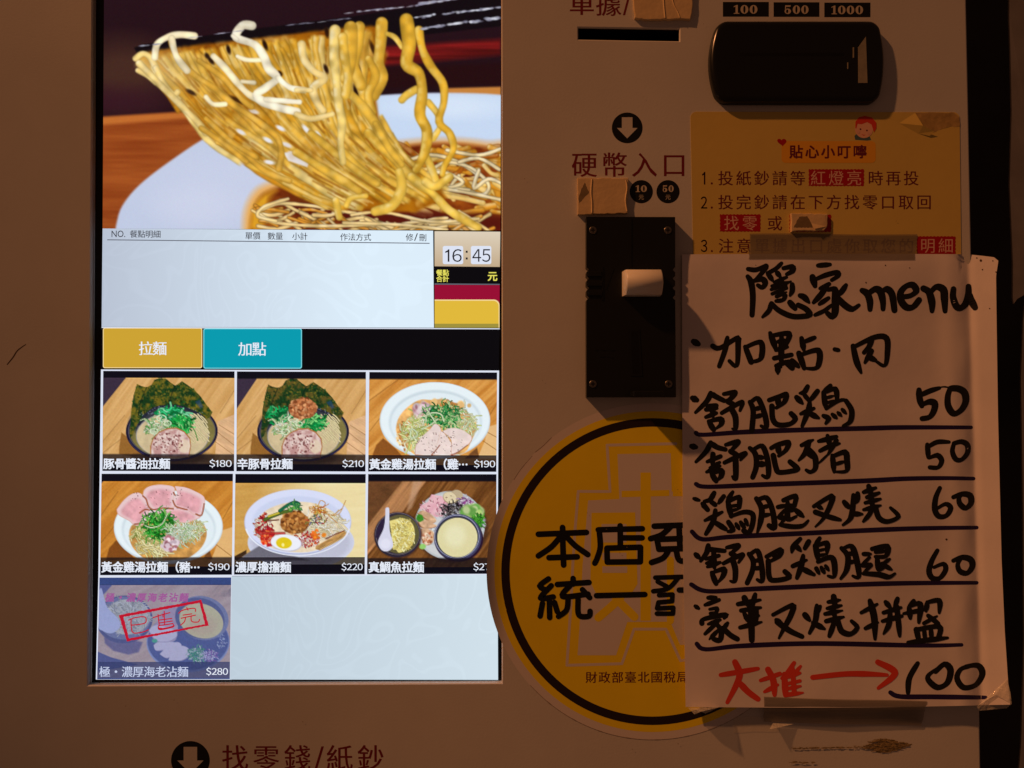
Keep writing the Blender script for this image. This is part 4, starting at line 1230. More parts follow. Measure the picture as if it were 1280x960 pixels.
TILES = [
    (t1, (120, 460, 7.11), [(129.0, 463.6), (293.2, 464.2), (292.6, 589.0), (128.0, 588.6)], '豚骨醬油拉麵', 136.0, 579.6, '$180', (261.6, 289.6), 'dark bowl with seaweed sheets, greens and a pork slice'),
    (t2, (290, 460, 7.11), [(296.2, 464.3), (457.4, 464.9), (456.8, 589.4), (295.4, 589.0)], '辛豚骨拉麵', 303.2, 579.8, '$210', (427.8, 455.0), 'dark bowl with seaweed, minced meat ball and pork slice'),
    (t3, (455, 460, 7.11), [(461.7, 465.0), (621.4, 465.6), (620.4, 589.8), (460.2, 589.4)], '黃金雞湯拉麵（雞⋯', 468.4, 580.2, '$190', (592.4, 619.0), 'white bowl with green scallion and pale chicken slices'),
    (t4, (120, 588, 7.11), [(127.0, 592.2), (291.2, 592.2), (289.8, 718.4), (125.2, 719.0)], '黃金雞湯拉麵（豬⋯', 133.4, 708.8, '$190', (260.0, 287.0), 'white bowl with pink pork slices fanned over green scallion'),
    (t5, (290, 588, 7.11), [(294.2, 592.4), (457.2, 592.6), (455.8, 717.8), (292.6, 718.2)], '濃厚擔擔麵', 301.2, 708.8, '$220', (426.8, 453.4), 'white bowl with minced meat, red oil and half an egg'),
    (t6, (455, 588, 7.11), [(460.2, 592.6), (620.6, 592.8), (620.2, 717.2), (458.8, 717.8)], '真鯛魚拉麵', 467.4, 708.8, '$270', (591.6, 619.6), 'plated noodles, spoon and round bowl of pale broth on dark wood'),
    (t7, (110, 715, 6.4), [(124.4, 722.0), (289.0, 721.8), (287.2, 848.8), (121.4, 849.0)], '極・濃厚海老沾麵', 131.0, 839.6, '$280', (257.6, 285.0), 'faded picture of dipping noodles under a red sold-out stamp'),
]
for k_, (fn, (ox, oy, sc), quad, nm, nx, ny, pr, (pa, pc), desc) in enumerate(TILES):
    xa = min(quad[0][0], quad[3][0]); xb = max(quad[1][0], quad[2][0])
    cv = Canvas(quad[0][0], quad[0][1], quad[0][0] + round(quad[1][0] - quad[0][0]), quad[0][1] + round(quad[3][1] - quad[0][1]), ox, oy, sc, 2)
    fn(cv)
    g_ = vnoise(cv.X / 5.5, cv.Y / 5.5, 41) * .6 + vnoise(cv.X / 13, cv.Y / 13, 42) * .4 - .5
    cv.a *= (1 + .24 * g_ * np.clip(1.0 - cv.a.mean(2) / 235, .04, 1))[..., None]
    sharp = cv.a.copy(); cv.blur(2); cv.a = np.clip(sharp + .75 * (sharp - cv.a), 0, 255)
    tile = picture('dish_button', cv, quad, SH + .1, M['pic'], machine, desc)
    b = MB()
    cells(b, nm, nx, ny, 13.95, 14.3, SH + .2, off=.022 if k_ < 6 else .012)
    b.build('dish_name', M['dtext'] if k_ < 6 else M['ptext'], tile, 'name reading ' + nm.replace('⋯', ' …'))
    b = MB()
    fit(b, pr, pa, ny - 5.8, pc, ny + 5.2, SH + .2, off=.012)
    b.build('dish_price', M['dtext'], tile, 'price reading ' + pr)
    if k_ == 6:
        b = MB()
        A6 = lambda x, y: (x / 6.4 + 110, y / 6.4 + 715)
        o_ = [A6(247, 344), A6(908, 222), A6(965, 428), A6(312, 555)]
        i_ = [A6(283, 360), A6(893, 246), A6(936, 418), A6(327, 532)]
        b.flat(rough(o_, .35, 1.6, 4), SH + .3, holes=[rough(i_, .35, 1.6, 8)])
        pn = Pen(h=SH + .34, inc=.004)
        for kk, q in strokes('325,385 380,365 455,360 460,405 400,420 345,425;345,385 345,425 360,485 430,482 485,462;520,365 600,340 655,325;560,340 570,430;610,315 612,420;565,385 670,372;570,408 675,392;565,430 680,412;600,338 600,360;565,445 570,455 640,445 690,430;570,450 590,450;562,436 575,462 680,440 682,420;725,330 760,305 850,290 860,315;790,285 800,305;760,345 830,335;745,370 860,345;780,370 770,400 740,425;825,352 830,395 880,400 892,380'):
            pn.stroke([A6(*p) for p in q], 1.35, taper=False)
        pn.mb.v = b.v + pn.mb.v; nb = len(b.v)
        pn.mb.f = b.f + [[i + nb for i in f] for f in pn.mb.f]; pn.mb.m = b.m + pn.mb.m; pn.mb.sm = b.sm + pn.mb.sm
        pn.mb.build('sold_out_stamp', M['stamp'], tile, 'red tilted box stamp reading 已售完')
        b = MB(); cells(b, '極・濃厚海老沾麵', 137.6, 746.8, 13.2, 11.6, SH + .26, off=.03, shear=.18)
        b.build('dish_title', M['purple'], tile)

# ------------------------------------------------------------------ printing on the front panel
def arrow_disc(cx, cy, r, k):
    b = MB()
    arrow = [(cx - 6.8 * k, cy - 13.4 * k), (cx + 6.6 * k, cy - 13.4 * k), (cx + 6.6 * k, cy), (cx + 13 * k, cy), (cx, cy + 13.2 * k), (cx - 13 * k, cy), (cx - 6.8 * k, cy)]
    b.flat(circ(cx, cy, r, 56), .05, holes=[arrow])
    return b
arrow_disc(784, 159.8, 19.2, 1.0).build('arrow_disc', M['printblack'], machine, 'black disc with a downward arrow above 硬幣入口')
arrow_disc(238, 950.5, 24.2, 1.27).build('arrow_disc', M['printblack'], machine, 'black disc with a downward arrow beside 找零錢/紙鈔')
b = MB()
for ch, cx_ in zip('硬幣入口', (730.4, 768, 805.4, 842.6)):
    cells(b, ch, cx_, 205.8, 0, 33.0, .05, off=.010)
b.build('panel_lettering', M['maroon'], machine, 'maroon lettering reading 硬幣入口')
b = MB()
cells(b, '單', 727.2, 3.4, 0, 33, .05, off=.010); cells(b, '據', 760.6, 4.6, 0, 33, .05, off=.010); cells(b, '明', 806, 4.6, 0, 33, .05, off=.010); cells(b, '細', 840, 4.6, 0, 33, .05, off=.010)
fit(b, '/', 778.6, -10, 789, 19, .05)
b.build('panel_lettering', M['maroon'], machine, 'maroon lettering reading 單據/')
b = MB()
for ch, cx_ in zip('找零錢紙鈔', (293.8, 332.6, 371.6, 424.4, 463.2)):
    cells(b, ch, cx_, 947.2, 0, 34.2, .05, off=.008)
fit(b, '/', 393, 933, 404.8, 962, .05)
b.build('panel_lettering', M['maroon'], machine, 'maroon lettering reading 找零錢/紙鈔')
for cx_, tx in ((801.6, '10'), (835.0, '50')):
    b = MB(); b.flat(circ(cx_, 239.6, 14.5, 40), .05)
    q = b.build('coin_badge', M['printblack'], machine, 'black coin badge reading %s 元' % tx)
    b = MB(); serif_digits(b, tx, cx_ - 7.4, 231.6, cx_ + 7.6, 240.0, .1); cells(b, '元', cx_, 246.4, 0, 7.0, .1)
    b.build('badge_lettering', M['printcream'], q)
for (xa, ya, xb, yb), tx, (ta, tb) in (((903.6, 2.4, 961, 20.8), '100', (916.6, 947.6)), ((967, 2.8, 1024.2, 21), '500', (979.6, 1011.4)), ((1030.4, 3.2, 1088, 21.4), '1000', (1038.8, 1079.6))):
    b = MB(); b.flat(rect(xa, ya, xb, yb), .05)
    q = b.build('note_value_plate', M['printblack'], machine, 'black plate reading ' + tx)
    b = MB(); serif_digits(b, tx, ta, ya + 3.8, tb, yb - 3.6, .1)
    b.build('plate_lettering', M['printcream'], q)

# ------------------------------------------------------------------ bank note unit
def pill(x0, y0, x1, y1, bl, br, r):
    """rounded box whose short sides bow outwards"""
    pts = rrect(x0, y0, x1, y1, r, 6)
    out = []
    # densify
    dn = []
    for i in range(len(pts)):
        a = pts[i]; c = pts[(i + 1) % len(pts)]
        k = max(1, int(math.hypot(c[0] - a[0], c[1] - a[1]) / 8))
        dn += [(a[0] + (c[0] - a[0]) * j / k, a[1] + (c[1] - a[1]) * j / k) for j in range(k)]
    cy = (y0 + y1) / 2; cx = (x0 + x1) / 2
    for x, y in dn:
        t = max(0, 1 - ((y - cy) / ((y1 - y0) / 2)) ** 2)
        f = abs(x - cx) / ((x1 - x0) / 2)
        out.append((x + (-bl if x < cx else br) * t * f ** 6, y))
    return out
ba = MB()
ba.solid(pill(899, 24.4, 1099, 127.0, 11, 8, 11), 0.0, 6.6, bev=3.4, inset=7.0, steps=6, smooth=True)
bill = ba.build('bill_acceptor', M['gloss'], machine, 'glossy black bank note unit with bowed ends')
b = MB()
b.solid([(1082.4, 45.7), (1084.4, 103.6), (1073, 103.6), (1072.8, 59)][::-1], 6.2, 6.9)
b.build('indicator_window', M['lens'], bill)
b = MB()
b.flat(rect(925, 66, 1055, 70), 6.62)
b.build('note_slot', M['recess'], bill)
b = MB()
b.solid(rect(1066.4, 59, 1067.6, 72), 6.4, 7.1); b.solid(rect(1059.4, 78, 1060.4, 86), 6.4, 7.1)  # highlights on the gloss, put in as two pale strips
b.build('drawn_highlight', M['lens'], bill)

# ------------------------------------------------------------------ coin unit
CH = 7.3
def coin_outline():
    l = []; yy = [334, 345, 357, 369]
    pts = [(733, 271), (844, 271.2)]
    for y in yy:
        pts += [(844, y), (841.2, y + 2.6), (841.2, y + 3.6), (844, y + 6.4)]
    pts += [(845, 496.6), (733.2, 496.8)]
    for y in reversed(yy):
        pts += [(733, y + 6.4), (735.8, y + 3.6), (735.8, y + 2.6), (733, y)]
    return pts
ca = MB(); ca.solid(coin_outline(), 0.0, CH)
coin = ca.build('coin_acceptor', M['black'], machine, 'black rectangular coin unit with ribbed flanks')
b = MB()
# raised guide rails and the milled ribs
b.solid(rect(787.5, 272.5, 789.5, 333), CH - .2, CH + .45)
b.solid(rect(752, 333, 754.2, 375), CH - .2, CH + .5)
b.solid(rect(734.6, 339, 752, 345.5), CH - .2, CH + 1.1, bev=.4); b.solid(rect(734.6, 351, 752, 357.5), CH - .2, CH + 1.1, bev=.4); b.solid(rect(734.6, 363, 752, 369.5), CH - .2, CH + 1.1, bev=.4)
b.solid([(766, 336), (767.4, 336), (758, 362), (756.8, 362)][::-1], CH - .1, CH + .3)
b.build('guide_rail', M['black'], coin)
b = MB()
for x_, y_, w_ in ((744, 437, 3), (749, 436, 2), (753, 437, 4), (759, 436, 2), (763, 437, 5), (750, 445, 6), (758, 445, 3), (763, 446, 4)):
    b.solid(rect(x_, y_, x_ + w_, y_ + 1.2), CH - .1, CH + .22)
b.build('embossed_mark', M['black'], coin)
b = MB()
b.solid([(786, 411), (799.5, 411), (803, 470), (788.5, 470)][::-1], CH - .1, CH + .35)
b.build('coin_chute', M['gloss'], coin)
b = MB(); b.flat([(789, 414), (797.5, 414), (800, 467), (790.5, 467)], CH + .4)
b.build('coin_slot', M['recess'], coin)
b = MB()
b.solid(rect(792, 488.6, 829.5, 495.4), CH - .2, 21.0, bev=.6)
b.build('coin_guard', M['black'], coin)
# ivory lever with a bowed front
b = MB()
x0_, x1_, y0_, y1_ = 783.4, 829.2, 335.4, 367.0
ncol = 9; front = []
a = P(x0_, y0_, 21); c_ = P(x1_, y1_, 21)
zs = [a[2] + (c_[2] - a[2]) * k / (ncol - 1) for k in range(ncol)]
rows = []
for k, z in enumerate(zs):
    t = (k / (ncol - 1) - .5) * 2
    hh = (21.8 - 5.6 * t ** 2) / 1000
    rows.append([(a[0] - .0012, -(CH - .2) / 1000, z), (a[0], -hh + .0008, z), (a[0] + .0008, -hh, z), (c_[0] - .0008, -hh, z), (c_[0], -hh + .0008, z), (c_[0] + .0004, -(CH - .2) / 1000, z)])
V = [v for r_ in rows for v in r_]; m_ = 6
b.add(V, [(k * m_ + i, (k + 1) * m_ + i, (k + 1) * m_ + i + 1, k * m_ + i + 1) for k in range(ncol - 1) for i in range(m_ - 1)], 0, True)
b.add(rows[0], [tuple(range(6))]); b.add(rows[-1], [tuple(range(6))[::-1]])
b.build('return_lever', M['lever'], coin, 'ivory lever projecting from the black coin unit')
for sx_, sy_ in ((741.3, 287.6), (835.0, 287.6), (741.3, 480.0), (836.0, 480.0)):
    b = MB()
    b.solid(circ(sx_, sy_, 4.8, 20), CH - .1, CH + .5, bev=.4, smooth=True)
    b.flat([(sx_ - 2.9, sy_ - .7), (sx_ + 2.9, sy_ - .7), (sx_ + 2.9, sy_ + .7), (sx_ - 2.9, sy_ + .7)], CH + .53, mi=1)
    b.flat([(sx_ - .7, sy_ - 2.9), (sx_ + .7, sy_ - 2.9), (sx_ + .7, sy_ + 2.9), (sx_ - .7, sy_ + 2.9)], CH + .56, mi=1)
    b.build('screw', [M['screw'], M['recess']], coin)

# scratches, grime and dirt on the panel
pn = Pen(h=.05, inc=.003)
pn.stroke([(9, 455.5), (16, 447), (22, 438), (32, 430.6)], 1.5)
pn.mb.build('scratch', M['dirt'], machine, 'short dark scratch left of the screen')
pn = Pen(h=.06, inc=.0012); rr = random.Random(5)
for i in range(230):
    x = 1082 + rr.betavariate(2.2, 2.0) * 54; t = (x - 1082) / 54
    y = 931 + (rr.random() - .5) * 17 * math.sin(math.pi * min(1, max(0.05, t)) ** .8) + 2 * (1 - t)
    pn.stroke([(x - rr.uniform(1, 5), y + rr.uniform(-1, 1)), (x + rr.uniform(1, 5), y + rr.uniform(-1, 1))], rr.uniform(.4, 1.5))
for i in range(110):
    x = rr.uniform(988, 1090); y = 935.6 - (x - 988) * .018 + rr.uniform(-.8, .8) * (1 + (x > 1060))
    pn.stroke([(x, y), (x + rr.uniform(1, 6), y + rr.uniform(-.3, .3))], rr.uniform(.4, 1.0))
for i in range(26):
    x = rr.uniform(986, 1016); y = 953 + rr.uniform(-1, 1)
    pn.stroke([(x, y), (x + rr.uniform(1, 5), y + rr.uniform(-.4, .2))], rr.uniform(.4, 1.0))
for i in range(70):
    x = rr.uniform(30, 1200); y = rr.uniform(0, 960)
    pn.stroke([(x, y), (x + rr.uniform(.2, 1.2), y + rr.uniform(-.4, .4))], rr.uniform(.4, .9)) if not (100 < x < 640 and y < 870) else None
pn.mb.build('glue_residue', M['grime'], machine, 'brown fibrous glue residue near the lower edge')['kind'] = 'stuff'

# ================================================================== yellow notice card
card = thing('notice_card', 'yellow notice card with maroon instructions stuck below the bank note unit', 'notice', P(1030, 330, .3))
CK = 0.35
b = MB()
pts = rrect(863, 139.6, 1199.4, 345, 7.5)
pts = [(x + (y - 139) * .012 if x > 1000 else x + (y - 139) * .02, y + (.6 if x > 1000 else 0)) for x, y in pts]
b.solid(pts, 0.02, CK)
b.build('card_sheet', M['card'], card)
b = MB()
b.flat(rough([(1143, 140.6), (1192, 141), (1199.6, 147), (1199.8, 158), (1187, 158.5), (1164, 166), (1152, 158)], .6, 3, 4), CK + .05)
b.build('torn_corner', M['cardback'], card, 'torn brown upper right corner')
b = MB()   # curled flap next to the tear
def flap(x, y):
    return 0
fl = [(1100, 140.6), (1144, 140.8), (1153, 157), (1166, 166), (1160, 170), (1150, 168)]
V = [P(1100, 141, CK + .02), P(1144, 141, CK + .5), P(1154, 157, CK + 2.2), P(1168, 164, CK + 1.6), P(1162, 170, CK + .6), P(1148, 167, CK + .05), P(1124, 154, CK + .02)]
b.add(V, [(0, 6, 1), (6, 2, 1), (6, 5, 2), (5, 4, 3), (5, 3, 2)], 0, False)
b.build('curled_flap', M['card'], card)
HP = CK + .05
b = MB(); b.flat(rrect(977, 176.4, 1094.6, 203.6, 5), HP)
head = b.build('heading_plate', M['orange'], card)
b = MB(); cells(b, '貼心小叮嚀', 995.2, 189.6, 19.9, 17.6, HP + .05, off=.022)
b.build('heading_lettering', M['plum'], head)
b = MB()
hx, hy = 977.5, 177.4
hp = []
for k in range(28):
    t = 2 * math.pi * k / 28
    x = 16 * math.sin(t) ** 3; y = -(13 * math.cos(t) - 5 * math.cos(2 * t) - 2 * math.cos(3 * t) - math.cos(4 * t))
    hp.append((hx + (x * .36) + y * .06, hy + y * .33))
b.flat(hp, HP + .05)
b.build('heart', M['redprint'], card)
# small cartoon child peeping over the heading
b = MB()
b.flat([(1068, 170), (1072, 166), (1086, 168), (1089, 174.8), (1084, 175.6), (1069, 174.6)], HP + .02, mi=3)
b.flat(circ(1080, 161, 11.4, 26, 11.6), HP + .05, mi=0)
b.flat([(1069.2, 160.4), (1069.4, 152), (1073.5, 146.6), (1081, 144.8), (1090, 147), (1095.4, 153.4), (1095.6, 160), (1092.6, 165.4), (1090.8, 160), (1089.4, 155.6), (1084, 152.6), (1077, 155.2), (1072, 154.6), (1070.6, 160)], HP + .09, mi=1)
b.flat(circ(1075.6, 161.4, 1.1, 10), HP + .1, mi=2); b.flat(circ(1083.6, 163, 1.1, 10), HP + .1, mi=2)
b.flat(circ(1073.2, 165, 2.0, 12), HP + .1, mi=4); b.flat(circ(1086, 167, 2.0, 12), HP + .1, mi=4)
b.flat([(1076.5, 167.4), (1079.5, 168.6), (1082, 168.2), (1079.5, 169.6)], HP + .11, mi=1)
b.build('cartoon_child', [M['skin'], M['hair'], M['plum'], M['bluegrey'], M['pinkprint']], card, 'small cartoon face with red hair above the heading')
def patch(pts_):
    b = MB(); b.flat(pts_, HP + .02)
    return b
def wavy(x0, y0, x1, y1, a=.7, st=2.2):
    out = []
    n = int((x1 - x0) / st); m = int((y1 - y0) / st)
    for i in range(n): out.append((x0 + (x1 - x0) * i / n, y0 + (a if i % 2 else -a) * .6))
    for i in range(m): out.append((x1 + (a if i % 2 else -a) * .6, y0 + (y1 - y0) * i / m))
    for i in range(n): out.append((x1 - (x1 - x0) * i / n, y1 + (a if i % 2 else -a) * .6))
    for i in range(m): out.append((x0 + (a if i % 2 else -a) * .6, y1 - (y1 - y0) * i / m))
    return out
b = MB()
fit(b, '1', 877.6, 214.8, 881.6, 230.6, HP, off=.01); fit(b, '.', 888.4, 227.8, 891, 230.6, HP)
cells(b, '投紙鈔請等', 907, 222.6, 22.55, 19.6, HP, off=.008)
b.build('rule_lettering', M['plum'], card, 'first rule beginning 投紙鈔')
b = MB()
cells(b, '時再投', 1094.4, 222.6, 22.3, 19.6, HP, off=.008)
b.build('rule_lettering', M['plum'], card, 'first rule ending 時再投')
pp = patch(wavy(1011, 211.6, 1080, 232.4)).build('red_highlight', M['redprint'], card)
b = MB(); cells(b, '紅燈亮', 1022.6, 222.4, 22.6, 19.6, HP + .06, off=.004); b.build('highlight_lettering', M['pinkprint'], pp)
b = MB()
fit(b, '2', 876, 245.6, 884, 260.6, HP, off=.01); fit(b, '.', 888.4, 258, 891, 260.8, HP)
cells(b, '投完鈔請在下方找零口取回', 907, 252.6, 22.55, 19.6, HP, off=.008)
b.build('rule_lettering', M['plum'], card, 'second rule ending 取回')
pp = patch(wavy(900, 268, 950.6, 289.4)).build('red_highlight', M['redprint'], card)
b = MB(); cells(b, '找零', 914.4, 278.8, 22.8, 19.6, HP + .06, off=.004); b.build('highlight_lettering', M['pinkprint'], pp)
b = MB(); cells(b, '或', 968.4, 279, 0, 19.6, HP, off=.008); b.build('rule_lettering', M['plum'], card, 'single character 或')
patch(wavy(987, 268.4, 1039, 289.8)).build('red_highlight', M['redprint'], card)
b = MB()
fit(b, '3', 876, 299.6, 884, 315, HP, off=.01); fit(b, '.', 888.6, 312.4, 891, 315.2, HP)
cells(b, '注意單據出口處你取您的', 907.4, 307.2, 22.55, 19.6, HP, off=.008)
b.build('rule_lettering', M['plum'], card, 'third rule, mostly under the tape')
pp = patch(wavy(1146, 295.4, 1194.4, 317.6)).build('red_highlight', M['redprint'], card)
b = MB(); cells(b, '明細', 1159.8, 307, 22.6, 19.6, HP + .06, off=.004); b.build('highlight_lettering', M['pinkprint'], pp)

# ================================================================== round tax sticker
sticker = thing('round_sticker', 'round yellow and black tax sticker overlapping the lower right corner of the screen', 'sticker', P(816, 714, .3))
SXC, SYC = 815.5, 714.5
def sh_(x, y):
    """the unsupported left rim of the sticker curls forward off the panel"""
    t = max(0.0, (634 - x) / 24.0)
    return .06 + 3.0 * t * t
def disc(name, mt, r0, r1, h, parent, mi=0, label=None):
    """annulus or disc that follows the curl"""
    b = MB(); n = 120; rs = max(2, int((r1 - r0) / 5)); V = []; F = []
    for k in range(rs + 1):
        r = r0 + (r1 - r0) * k / rs
        for i in range(n):
            a = 2 * math.pi * i / n
            x = SXC + r * math.cos(a) * (1.0 if math.cos(a) > 0 else .985); y = SYC + r * math.sin(a)
            V.append(P(x, y, h + sh_(x, y)))
    for k in range(rs):
        for i in range(n):
            j = (i + 1) % n
            F.append((k * n + i, k * n + j, (k + 1) * n + j, (k + 1) * n + i))
    b.add(V, F, 0, True)
    return b.build(name, mt, parent, label)
disc('sticker_base', M['vinyl'], .5, 210.5, 0.0, sticker)
face = disc('yellow_face', M['vyellow'], .5, 200.6, 0.02, sticker)
disc('black_ring', M['vblack'], 181.2, 191.8, 0.05, sticker)
A4 = lambda x, y: (x / 4.363 + 600, y / 4.363 + 500)
A5 = lambda x, y: (x / 4 + 600, y / 4 + 700)
b = MB()
inner = [A4(750, 295), A4(1040, 290), A4(1045, 500), (856, 614), (856, 806), (850, 806), (838, 777), (784, 777.5), (770, 819), (722, 819), (725, 775), A4(560, 900), A4(590, 548), A4(760, 540)]
b.flat(inner, .10)
lines = [(845, 554.6), (758.8, 556.4), (762.6, 614.4), (722.8, 614.2), (719, 660), (716, 706), (714, 750), (708.6, 831.6), (777.4, 829.6), (792.6, 786.4), (832.4, 786.4), (850.6, 826), (856, 825)]
pn = Pen(h=.10, inc=.0004); pn.mb = b
pn.stroke(lines, 3.4, taper=False, smooth=False)
b.build('emblem_outline', M['vinyl'], sticker)
b = MB(); HB = .12
b.flat(rect(800.6, 590.6, 813.6, 776), HB); b.flat([(777, 613.6), (836.6, 612.4), (836.6, 620), (777, 621.6)], HB + .004); b.flat(rect(841, 612.4, 858, 620.4), HB + .004)
b.flat([(739.4, 641), (794, 640.4), (797, 730), (788, 744), (746, 744), (738, 728)], HB + .008)
pn = Pen(h=HB + .012, inc=.0006); pn.mb = b
pn.stroke([(775, 748), (762, 760), (748, 772)], 10.5, taper=False, smooth=False); pn.stroke([(770, 748), (782, 760), (793, 771)], 10.5, taper=False, smooth=False)
pn.stroke([(838, 700), (838, 776)], 9, taper=False, smooth=False)
b.build('emblem_bars', M['vyellow'], sticker)
b = MB()
b.flat(rect(752, 655, 783, 678), HB + .03); b.flat(rect(753, 691, 783, 700), HB + .03); b.flat(rect(753, 708, 784, 716), HB + .03)
b.build('emblem_gap', M['vinyl'], sticker)
pn = Pen(h=.17, inc=.0012)
for k, q in strokes('318,732 580,722;450,695 452,800 456,900;440,742 390,800 318,850;468,742 520,795 588,843;376,860 530,855;645,708 885,702;764,686 765,740 765,806;650,710 656,800 640,860 626,890;770,752 884,752;692,808 875,803;875,803 874,882;692,808 694,884;694,884 874,882;950,688 1110,682;1040,690 990,735 930,756;965,760 1120,755;965,760 975,812;975,814 1110,810;1030,815 1000,860 935,886;1085,690 1090,800;1070,820 1085,872 1130,880'):
    pn.stroke([A4(*p) for p in q], 7.3, taper=False)
for k, q in strokes('342,94 298,130 334,152;356,128 302,190 366,184;346,190 348,288;312,216 300,280;372,212 386,258;465,92 465,120;386,122 545,112;452,125 412,182 540,170;512,148 548,188;440,196 432,250 392,282;490,196 490,262 505,282 545,280 550,256;582,178 824,172;*.84 876,88 1010,84;*.84 990,90 940,142 866,156;*.84 888,108 934,132;*.84 895,176 962,172;*.84 962,172 960,206;*.84 960,206 892,212;*.84 892,212 885,242;*.84 885,242 966,238;*.84 966,238 964,268;*.84 964,268 884,268;996,150 1050,150'):
    pn.stroke([A5(*p) for p in q], 7.0 * k, taper=False)
pn.mb.build('slogan_lettering', M['printblack'], sticker, 'heavy rounded lettering reading 本店免 over 統一發')
b = MB(); cells(b, '財政部臺北國稅局', 739.2, 846.6, 16.3, 15.2, .14, off=.012, slope=-.004)
b.build('office_lettering', M['plum'], sticker, 'small line reading 財政部臺北國稅局')
rk = lambda a, r: (SXC + r * math.cos(a) * (1.0 if math.cos(a) > 0 else .985), SYC + r * math.sin(a))
pn = Pen(h=.09, inc=.0008)
for k in range(60):
    a0 = .30 + k * .035
    pn.stroke([rk(a0, 210.2), rk(a0 + .035, 210.2)], .55 if (k * 7) % 5 else .9)
pn.mb.build('dirty_edge', M['crease'], sticker)
pn = Pen(h=.09, inc=.0008)
pn.stroke([rk(3.93, 210.6), rk(3.99, 209.6), rk(4.06, 210.8)], .9); pn.stroke([rk(3.72, 210), rk(3.80, 210.3), rk(3.90, 210.1)], .6)
pn.mb.build('lifted_edge', M['crease'], sticker)

# ================================================================== handwritten menu sheet
menu = thing('menu_sheet', 'white sheet with a handwritten menu in black and red marker beside the coin unit', 'menu', P(1050, 883, 2))
def sheet_h(x, y):
    h = 2.6 + .4 * math.sin(y * .012 + .5)
    h += 4.4 * max(0, (y - 700) / 185.0) ** 2                       # lower end stands off the panel
    h += -.9 * math.exp(-((y - 308) / 16) ** 2)                     # pulled in by the upper tape
    tx = x - (1190 + (y - 330) * .030)
    h += 1.1 * math.exp(-((tx) / 16) ** 2)                          # ridge, then crease, then raised margin
    h -= .7 * math.exp(-((tx - 20) / 6.5) ** 2)
    if tx > 20:
        h += (tx - 20) * .20
    # folded upper right corner
    d = (x - 1215) * .55 - (y - 352) * .84
    if x > 1200 and d > 0:
        h += -.10 * d
    h += .25 * math.sin(x * .045 + y * .021) + .16 * math.sin(y * .07 - x * .02)
    h += .35 * math.exp(-(((x - 1208) / 9) ** 2)) * math.sin(y * .06)
    return h
def sheet_edge_r(y):
    return float(np.interp(y, [318, 326, 345, 420, 520, 620, 700, 790, 850, 884], [1238, 1248, 1245, 1246, 1247.5, 1250, 1252, 1256, 1260, 1263]))
def sheet_edge_l(y):
    return float(np.interp(y, [318, 500, 700, 884], [852.6, 852.8, 854.0, 857.2]))
NX, NY = 190, 130
V = []; F = []
for j in range(NY + 1):
    for i in range(NX + 1):
        u = i / NX; v = j / NY
        yt = 318.0 + (3.6 * max(0, (u - .91) / .09) ** 1.5) - .8 * math.sin(u * 3.1)
        yb = 883.6 + 2.2 * math.sin(u * 3.14) * (1 if u < .9 else .6) - (2.8 * u)
        y = yt + (yb - yt) * v
        x = sheet_edge_l(y) + (sheet_edge_r(y) - sheet_edge_l(y)) * u
        V.append((x, y))
n_ = (NX + 1) * (NY + 1)
V3 = [P(x, y, sheet_h(x, y)) for x, y in V]
VB = [(p[0], p[1] + .00025, p[2]) for p in V3]
q = lambda i, j: j * (NX + 1) + i
for j in range(NY):
    for i in range(NX):
        F.append((q(i, j), q(i, j + 1), q(i + 1, j + 1), q(i + 1, j)))
        F.append((n_ + q(i, j), n_ + q(i + 1, j), n_ + q(i + 1, j + 1), n_ + q(i, j + 1)))
b = MB(); b.add(V3 + VB, F, 0, True)
E = []
for i in range(NX):
    E += [(q(i, 0), q(i + 1, 0), n_ + q(i + 1, 0), n_ + q(i, 0)), (q(i, NY), n_ + q(i, NY), n_ + q(i + 1, NY), q(i + 1, NY))]
for j in range(NY):
    E += [(q(0, j), n_ + q(0, j), n_ + q(0, j + 1), q(0, j + 1)), (q(NX, j), q(NX, j + 1), n_ + q(NX, j + 1), n_ + q(NX, j))]
b.add(V3 + VB, E, 1)
b.build('paper', [M['paper'], M['paperedge']], menu)

def write(name, txt, ox, oy, sc, wd, mt, label, inc=.0014):
    pn = Pen(hf=sheet_h, h=.075, inc=inc)
    for k, s_ in strokes(txt):
        pn.stroke([(x / sc + ox, y / sc + oy) for x, y in s_], wd * k / sc)
    return pn.mb.build(name, mt, menu, label)

write('handwriting', '''120,130 200,138 300,102 262,165 192,242;188,245 262,232 292,270 265,315 218,292;*1.05 117,205 150,262 168,400 160,590;
*.95 455,72 400,125 318,172;*.9 322,180 362,240;*.85 402,155 440,205;*1.05 475,122 560,108 562,150 508,182;*.8 378,262 505,212;*.95 352,335 550,252;*1.1 430,250 480,300 450,350;*.8 362,378 505,320;*.9 562,285 562,345 540,395;*.8 405,405 505,360;*.9 400,450 470,438 492,395;*.8 360,300 520,260;
*.95 348,480 330,545 265,610;355,475 430,545 560,602 680,602 738,585 700,530 622,490;540,465 590,525;640,395 682,412 730,465''', 920, 320, 8, 51, M['ink'], 'handwritten character 隱 of the title')
write('handwriting', '''820,95 940,85;*1.1 765,210 790,300;790,235 900,190 1008,165 1018,200 958,240;*.95 840,325 930,280;*1.1 905,300 850,385 775,465;*1.15 920,338 988,335 992,440 990,560 962,608 912,570;925,420 835,480;*.9 955,490 885,545 790,590;1100,290 1060,350 1010,405;*1.05 1000,400 1080,485 1160,530 1228,492''', 920, 320, 8, 53, M['ink'], 'handwritten character 家 of the title')
